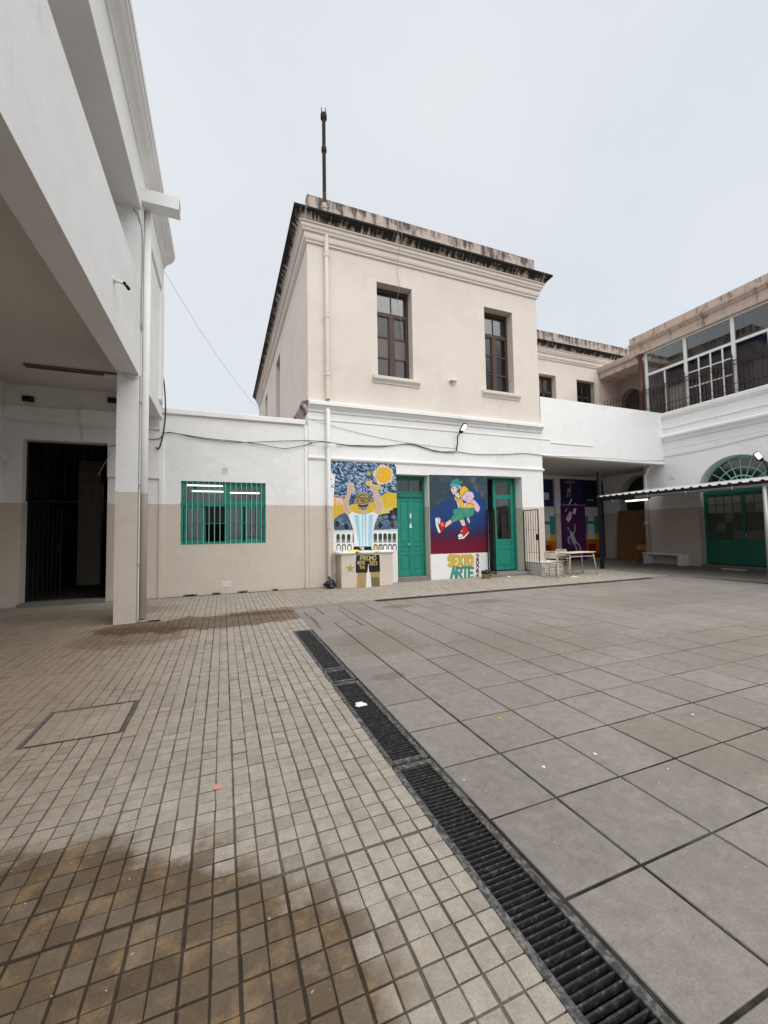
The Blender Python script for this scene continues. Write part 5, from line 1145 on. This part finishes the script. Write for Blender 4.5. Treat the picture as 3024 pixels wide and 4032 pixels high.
# ---- purple pier figures
mp_ = thing('wall_mural', (16, WY-.1, .2), 'mural of a pale grey figure reaching up to falling papers on a purple pier', 'mural')
p = Paint(mp_, z7, WY-.10); Gy = pm('mural pale grey', (.42, .45, .47), .15)
p.poly('body', [(205, 1480), (190, 1420), (160, 1390), (150, 1365), (180, 1362), (225, 1440), (265, 1465), (285, 1430), (280, 1300), (300, 1310), (302, 1420), (275, 1500), (320, 1620), (290, 1690), (255, 1660), (215, 1560)], Gy)
[p.lines('limb', [q_], .07, Gy) for q_ in ([(200, 1540), (170, 1560), (180, 1640), (205, 1665)], [(320, 1640), (370, 1680), (390, 1760), (405, 1750)], [(290, 1690), (320, 1740), (320, 1800)])]
p.poly('visor', [(185, 1400), (205, 1385), (218, 1410), (195, 1430)], K)
p.poly('paper', [(130, 1210), (200, 1075), (240, 1100), (230, 1190), (180, 1280)], C_wht); p.poly('paper', [(255, 1110), (270, 1020), (320, 1020), (300, 1130)], C_wht); p.poly('paper', [(110, 1080), (150, 1015), (160, 1020), (120, 1090)], C_wht)
p.lines('paper_ink', [[(150, 1200), (215, 1110)], [(165, 1225), (225, 1130)], [(180, 1240), (185, 1280)]], .02, K)
p2 = Paint(mp_, z7, WY-.05)
p2.poly('paper', [(165, 970), (225, 845), (242, 848), (195, 975)], C_wht); p2.poly('paper', [(280, 975), (300, 925), (330, 945), (325, 980)], C_wht)
p2.ell('green_disc', 205, 545, 105, 32, pm('mural dull green', (.14, .19, .12)), 20); p2.poly('orange_arm', [(188, 600), (228, 598), (220, 690), (200, 690)], P_or); p2.ell('face', 178, 690, 26, 30, C_skin, 14); p2.lines('fingers', [[(175, 710), (165, 760), (150, 810)], [(210, 690), (205, 760), (195, 815)]], .05, C_skin)

# ================================================================== WASHBASIN BLOCK
wb = thing('washbasin', (3.75, 10.9, 0), 'long plastered wash trough block with white porcelain basins and painted shorts', 'washbasin')
SYF = 10.63
MB().bbox(2.96, 4.47, SYF, FY, 0, .90, .012).build('block', plaster('trough plaster', BEIGE, rough_bump=.5), wb)
t = MB()
for k, (a, b) in enumerate(((2.86, 3.42), (3.43, 3.99), (4.0, 4.58))):
    q = MB(); z0, z1 = .90, .985; n = 20; y0, y1 = SYF-.05, FY-.02
    def ring(s, z): return [q.pt(((a+b)/2+(b-a)/2*s*math.copysign(abs(math.cos(2*math.pi*i/n))**.5, math.cos(2*math.pi*i/n)), (y0+y1)/2+(y1-y0)/2*s*math.copysign(abs(math.sin(2*math.pi*i/n))**.5, math.sin(2*math.pi*i/n)), z)) for i in range(n)]
    rs = [ring(.82, z0), ring(.98, z0+.03), ring(1, z0+.05), ring(1, z1-.01), ring(.98, z1), ring(.85, z1), ring(.80, z1-.02), ring(.70, z1-.07)]
    for u, v in zip(rs, rs[1:]):
        for i in range(n): q.f.append((u[i], u[(i+1) % n], v[(i+1) % n], v[i]))
    q.f.append(tuple(rs[-1])); q.f.append(tuple(rs[0][::-1])); q.build('basin', M_porc, wb, smooth=True)
    xm = (a+b)/2; MB().tube([(xm, FY-.08, .98), (xm, FY-.08, 1.06), (xm, FY-.13, 1.09), (xm, FY-.20, 1.07)], .016, 8).build('tap', M_chrome, wb, smooth=True)
p = Paint(wb, m1, SYF)
p.poly('leg', [(495, 1840), (632, 1838), (622, 2066), (484, 2068)], pm('mural leg ochre', (.38, .27, .12), .25)); p.poly('leg', [(694, 1836), (838, 1828), (832, 1960), (840, 2056), (712, 2064)], MATS['mural leg ochre']); p.poly('dark_patch', [(702, 1915), (830, 1912), (838, 2056), (712, 2062)], pm('mural sock brown', (.16, .13, .075), .4))
p.poly('leg_gap', [(652, 1700), (664, 1690), (690, 1838), (706, 2060), (624, 2066), (634, 1845)], C_wht)
p.poly('shorts', [(478, 1572), (830, 1566), (840, 1828), (672, 1838), (662, 1690), (646, 1842), (470, 1846), (466, 1700)], C_blk)
p.poly('star', [(385+(76 if k % 2 == 0 else 30)*math.sin(k*math.pi/5), 1780-(80 if k % 2 == 0 else 32)*math.cos(k*math.pi/5)) for k in range(10)], pm('mural olive', (.34, .34, .10), .25)); 
Ol = pm('mural letter olive', (.55, .48, .16), .15)
p.lines('lettering', letters('PROMO', 543, 1585, 785, 1655), .019, Ol); p.lines('lettering', letters('ARTE', 492, 1672, 615, 1716), .015, Ol); p.lines('lettering', letters('2023', 676, 1668, 800, 1726), .015, Ol); p.lines('lettering', letters('TM', 522, 1740, 606, 1784), .015, Ol)
# cloth on the basin
cl = MB(); n, r_ = 14, 10; random.seed(5)
hh = [[.02+.05*abs(math.sin(i*1.3+j*.7))*random.uniform(.4, 1) for j in range(r_+1)] for i in range(n+1)]
for i in range(n+1):
    for j in range(r_+1): cl.pt((3.20+.34*i/n+random.uniform(-.012, .012), SYF+.0+.26*j/r_+random.uniform(-.012, .012), .985+hh[i][j]*math.sin(math.pi*i/n)**.5*math.sin(math.pi*j/r_)**.5))
for i in range(n):
    for j in range(r_): q = i*(r_+1)+j; cl.f.append((q, q+1, q+r_+2, q+r_+1))
cl.build('cloth', simple('yellow cloth', (.70, .58, .06), .9, .15, 9), smooth=True, label='crumpled yellow cloth lying on the wash basin rim', cat='cloth')

# ================================================================== SMALL THINGS
def blob(name, c, rx, ry, rz, m_, label, cat, seed, amp=.25, n=22, m=14):
    random.seed(seed); mb = MB(); ph = [random.uniform(0, 6.28) for _ in range(9)]
    for j in range(m+1):
        th = math.pi*j/m
        for i in range(n):
            a = 2*math.pi*i/n
            k = 1+amp*(.5*math.sin(3*a+ph[0]+2*th)+.4*math.sin(5*a-3*th+ph[1])+.4*math.sin(7*th+ph[2]+2*a)+.3*math.sin(11*a+5*th+ph[3]))
            z = max(-.92, math.cos(th)*(1+.1*k))
            w = math.sin(th)*(1.0 if z < .3 else 1-.55*(z-.3))
            mb.pt((c[0]+rx*k*w*math.cos(a), c[1]+ry*k*w*math.sin(a), c[2]+rz*(z+.92)))
    for j in range(m):
        for i in range(n): mb.f.append((j*n+i, j*n+(i+1) % n, (j+1)*n+(i+1) % n, (j+1)*n+i))
    return mb.build(name, m_, label=label, cat=cat)
bagm = NT('black plastic bag'); bagm.bump(bagm.noise(18, 4, .6), .6, .02); M_bag = bagm.done((.012, .012, .013), .28, .5)
blob('rubbish_bag', (2.72, 10.88, 0), .155, .13, .125, M_bag, 'small knotted black rubbish bag by the downpipe foot', 'rubbish bag', 3)
MB().tube([(2.72, 10.88, .20), (2.70, 10.87, .27), (2.66, 10.86, .30)], [.05, .022, .045], 8).build('knot', M_bag, bpy.data.objects['rubbish_bag'])
bk = thing('waste_tin', (7.66, 10.72, 0), 'brass coloured waste tin lined with a black bag', 'waste tin')
def lathe(c, prof, n=20):
    mb = MB(); R_ = [[mb.pt((c[0]+r*math.cos(2*math.pi*i/n), c[1]+r*math.sin(2*math.pi*i/n), c[2]+z)) for i in range(n)] for r, z in prof]
    for u, v in zip(R_, R_[1:]):
        for i in range(n): mb.f.append((u[i], u[(i+1) % n], v[(i+1) % n], v[i]))
    mb.f.append(tuple(R_[0][::-1])); return mb
lathe((7.66, 10.72, 0), [(.118, 0), (.125, .005), (.125, .20), (.128, .205), (.128, .215), (.12, .215), (.115, .06)]).build('tin', simple('brass tin', (.36, .29, .10), .35, .2, 9, .5, .6), bk, smooth=True)
lathe((7.66, 10.72, .15), [(.130, 0), (.136, .01), (.14, .07), (.13, .095), (.11, .10), (.08, .05), (.0, .0)]).build('liner', M_bag, bk)
MB().tube([(7.6, 10.65, .24), (7.66, 10.70, .27), (7.74, 10.74, .245)], .02, 6).build('liner_fold', M_bag, bk)
def crumple(c, s_, label, seed, m_=M_plasw, cat='litter', flat=.4, name='paper_scrap'):
    random.seed(seed); mb = MB(); n = 9
    top = mb.pt((c[0], c[1], c[2]+s_*flat)); R1 = [mb.pt((c[0]+s_*.55*random.uniform(.6, 1.2)*math.cos(6.283*i/n), c[1]+s_*.55*random.uniform(.6, 1.2)*math.sin(6.283*i/n), c[2]+s_*flat*random.uniform(.4, 1.1))) for i in range(n)]
    R2 = [mb.pt((c[0]+s_*random.uniform(.6, 1.2)*math.cos(6.283*i/n), c[1]+s_*random.uniform(.6, 1.2)*math.sin(6.283*i/n), c[2]+.001)) for i in range(n)]
    for i in range(n): j = (i+1) % n; mb.f.append((top, R1[i], R1[j])); mb.f.append((R1[i], R2[i], R2[j], R1[j]))
    return mb.build(name, m_, label=label, cat=cat)
crumple((8.55, 10.74, .003), .07, 'crumpled white paper on the paving before the open green door', 1)
gp = on_ground(1150+745/2.765, 2480+815/2.765); crumple((gp[0], gp[1], .004), .055, 'torn white paper scrap lying on the long drain grate', 2, flat=.25)
gp = on_ground(1512+498/1.0972, 2300+580/1.0972); crumple((gp[0], gp[1], .003), .02, 'small dry yellow leaf on a big slab', 4, simple('dry leaf', (.45, .30, .08), .8), 'leaf', .3, 'dry_leaf')
gp = on_ground(940/1.0972, 2300+877/1.0972); MB().tube([(gp[0], gp[1], .002), (gp[0], gp[1], .004)], .028, 14).build('flat_disc', simple('pink plastic', (.50, .28, .22), .6), label='flat pink disc lying on the small pavers', cat='litter')
spots = [(690, 790), (912, 735), (1335, 565), (1415, 548), (1225, 800), (345, 848), (770, 285), (795, 290), (80, 302), (490, 228), (1435, 182)]
fleck = simple('white fleck', (.66, .66, .62), .9, .1)
for k, (a, b) in enumerate(spots):
    gp = on_ground(1512+a/1.0972, 2300+b/1.0972); s_ = .007 if k > 2 else .012; q = MB(); random.seed(k+40)
    q.prism([(gp[0]+s_*random.uniform(.6, 1.4)*math.cos(i*.9), gp[1]+s_*random.uniform(.6, 1.4)*math.sin(i*.9)) for i in range(7)], .0022, .0040, 'z')
    q.build('dropping', fleck, label='white fleck on the grey slabs', cat='fleck', group='white flecks on the slabs')
# weeds and stones at the foot of the annex wall, drain hole at the pillar foot
for (x, w) in ((-.75, .16), (.20-.35, .10), (.48, .12), (1.3, .07)):
    t = thing('wall_hole', (x, FY-.01, 0), 'broken drain hole at the foot of the annex wall', 'drain hole', 'holes along the annex wall foot')
    MB().bbox(x-w, x+w, FY-.05, FY+.019, .0, .05, .01).build('stone', M_stone, t); MB().box(x-w*.7, x+w*.6, FY-.053, FY-.049, .005, .035).build('opening', M_gdark, t)
dh = thing('floor_drain', (-1.13, 8.25, 0), 'small dark floor drain at the foot of the gallery downpipe', 'floor drain')
MB().box(-1.24, -1.02, 8.17, 8.32, -.01, .004).build('frame', M_grate, dh); MB().box(-1.22, -1.04, 8.19, 8.30, .0042, .005).build('opening', M_gdark, dh)

# whitewashed brick planter at the pier foot
pl = thing('brick_plinth', (9.95, 10.8, 0), 'low whitewashed brick plinth around the pier foot', 'plinth')
X0, X1, Y0, Y1 = 9.62, 10.55, 10.42, 11.19
M_brick = simple('whitewashed brick', (.58, .55, .50), .85, .25, 14, bump=.5)
MB().box(X0+.02, X1-.02, Y0+.02, Y1, 0, .40).build('core', simple('plinth mortar', (.13, .115, .10), .9, .3), pl)
random.seed(9)
for r in range(7):
    z = .004+r*.0585
    def run(a, b, off):
        out = []; u = a-off
        while u < b-.02:
            s_, e_ = max(a, u+.004), min(b, u+.216)
            if e_-s_ > .03: out.append((s_, e_))
            u += .22
        return out
    off = .11 if r % 2 else 0
    for a, b in run(X0, X1, off): MB().bbox(a, b, Y0+random.uniform(-.012, .004), Y0+.10, z, z+.047, .009).build('brick', M_brick, pl)
    for a, b in run(Y0+.104, Y1, .11-off): MB().bbox(X0+random.uniform(-.012, .004), X0+.10, a, b, z, z+.047, .009).build('brick', M_brick, pl)
MB().bbox(X0-.015, X1+.01, Y0-.015, Y1, .41, .445, .01).build('top', M_brick, pl)

# iron gates of the open green door
barred('iron_gate', (8.10, FY-.04, .13), (-.30, -.95, 0), .13, 2.18, .68, 6, (.75, 1.45), 'narrow iron gate leaf swung out beside the skater mural', 'gate')
barred('iron_gate', (9.60, FY-.03, .13), (.10, -.99, 0), .13, 2.18, .62, 6, (.75, 1.5), 'iron gate leaf swung out in front of the brick plinth', 'gate', lock=True)

# ================================================================== FURNITURE
M_cream_metal = simple('cream enamel tube', (.62, .57, .46), .45, .12, 10); M_formica = simple('worn cream laminate', (.66, .62, .52), .4, .12, 6); M_foot = simple('black rubber foot', (.02, .02, .02), .8)
def frame_m(loc, rz): return Matrix.Translation(loc) @ Matrix.Rotation(rz, 4, 'Z')
dk = thing('school_desk', (10.85, 10.2, 0), 'cream two seat school desk with tubular legs on the paving', 'desk')
T = frame_m((10.88, 10.2, 0), math.radians(7)); hw, hd_, H = .62, .26, .74
MB(T).bbox(-hw-.02, hw+.02, -hd_-.02, hd_+.02, H-.02, H+.006, .008).build('desktop', M_formica, dk)
for sx in (-1, 1):
    MB(T).tube([(sx*(hw+.06), -hd_+.0, .02), (sx*(hw-.02), -hd_+.04, H-.10), (sx*(hw-.04), -hd_+.07, H-.045), (sx*(hw-.05), -hd_+.12, H-.035), (sx*(hw-.05), hd_-.12, H-.035), (sx*(hw-.04), hd_-.07, H-.045), (sx*(hw-.02), hd_-.04, H-.10), (sx*(hw+.06), hd_, .02)], .016, 8).build('leg_frame', M_cream_metal, dk, smooth=True)
    for sy in (-1, 1): MB(T).tube([(sx*(hw+.06), sy*hd_, 0), (sx*(hw+.057), sy*hd_, .035)], .02, 8).build('foot', M_foot, dk)
for sy in (-1, 1): MB(T).tube([(-hw+.0, sy*(hd_-.035), H-.13), (hw-.0, sy*(hd_-.035), H-.13)], .012, 8).build('stretcher', M_cream_metal, dk, smooth=True)
for sx in (-1, 1): MB(T).tube([(sx*(hw-.01), -hd_+.03, H-.17), (sx*(hw-.01), hd_-.03, H-.17)], .011, 8).build('side_bar', M_cream_metal, dk, smooth=True)
def school_chair(loc, rz, label, mt, ms, k=1.0):
    t = thing('school_chair', loc, label, 'chair'); T = frame_m(loc, rz) @ Matrix.Scale(k, 4); w, d, H = .18, .19, .43
    for s in (-1, 1):
        MB(T).tube([(s*(w+.04), -d-.05, .015), (s*w, -d+.02, H-.06), (s*w, -d+.05, H-.02), (s*w, -d+.09, H-.012), (s*w, d-.02, H-.012), (s*w, d, H+.0), (s*w, d+.02, H+.05), (s*w, d+.075, .72), (s*w*.93, d+.09, .79), (s*w*.8, d+.095, .815), (0, d+.095, .82)], .0115, 8).build('side_frame', mt, t, smooth=True)
        MB(T).tube([(s*w, d-.06, H-.014), (s*(w+.03), d+.07, .015)], .0115, 8).build('rear_leg', mt, t, smooth=True)
        for yy in (-d-.05, d+.07): MB(T).tube([(s*(w+.04 if yy < 0 else w+.03), yy, 0), (s*(w+.04 if yy < 0 else w+.03), yy, .025)], .016, 8).build('foot', M_foot, t)
        MB(T).tube([(s*(w+.018), -d-.01, .24), (s*(w+.016), d+.01, .24)], .008, 6).build('stretcher', mt, t)
    MB(T).tube([(-w-.01, -d+.0, .30), (w+.01, -d+.0, .30)], .008, 6).build('stretcher', mt, t)
    q = MB(T); n, m_ = 6, 6
    for z in (0, -.012):
        for i in range(n+1):
            for j in range(m_+1): q.pt((-w-.01+(2*w+.02)*i/n, -d-.0+(2*d)*j/m_, H+.006+z-.014*math.sin(math.pi*i/n)*math.sin(math.pi*j/m_)-(.02*(1-j/m_)**4)))
    for s in (0, 1):
        for i in range(n):
            for j in range(m_): a = s*(n+1)*(m_+1)+i*(m_+1)+j; q.f.append((a, a+1, a+m_+2, a+m_+1))
    q.build('seat', ms, t, smooth=True)
    q = MB(T)
    for z in (0, .012):
        for i in range(9):
            for j in range(5): q.pt((-w+.012+(2*w-.024)*i/8, d+.055+.04*j/4+z-.0+.02*math.sin(math.pi*i/8), .60+.19*j/4))
    for s in (0, 1):
        for i in range(8):
            for j in range(4): a = s*45+i*5+j; q.f.append((a, a+1, a+6, a+5))
    q.build('backrest', ms, t, smooth=True); return t
school_chair((9.70, 9.98, 0), math.radians(118), 'cream school chair in front of the whitewashed brick plinth', M_cream_metal, M_formica)
school_chair((10.95, 10.82, 0), math.radians(122), 'cream school chair tucked behind the two seat desk end', M_cream_metal, M_formica)
school_chair((16.1, 11.85, 0), math.radians(150), 'small orange wooden chair at the end of the white bench', simple('varnished wood', (.28, .14, .06), .5, .3, 8), simple('orange seat', (.46, .12, .06), .5, .2, 6))
school_chair((14.75, 14.6, 0), math.radians(200), 'dark chair in the passage beside the painted doors', M_iron, simple('dark seat', (.03, .03, .035), .5, .2, 6))
bn = thing('bench', (16.75, 11.2, 0), 'white concrete wall bench beside the arched green door', 'bench')
MB().bbox(16.52, 16.995, 10.42, 12.0, .40, .47, .012).build('seat', M_white, bn)
for a, b in ((10.44, 10.60), (11.82, 11.98)): MB().bbox(16.54, 16.99, a, b, 0, .40, .012).build('support', M_white, bn)
bd = thing('plywood_board', (18.0, 13.65, 0), 'tall brown plywood sheet leaning across the passage archway', 'board')
T = Matrix.Translation((17.93, 13.65, .0)) @ Matrix.Rotation(math.radians(5), 4, 'Y'); MB(T).box(-.02, 0, -.78, .66, .01, 2.36).build('sheet', simple('brown plywood', (.24, .125, .055), .75, .2, 5, k=(1, 1, .2)), bd)
ls = thing('loose_plank', (16.3, 9.0, 0), 'pale plank lying before the arched green door step', 'plank')
MB().bbox(16.25, 16.40, 8.25, 8.95, .003, .05, .006).build('plank', simple('pale plank', (.50, .48, .40), .8, .2), ls)
crumple((10.25, 9.72, .003), .16, 'flattened pale plastic bag under the cream school desk', 8, simple('pale plastic bag', (.58, .55, .48), .5), 'litter', .18, 'plastic_bag')
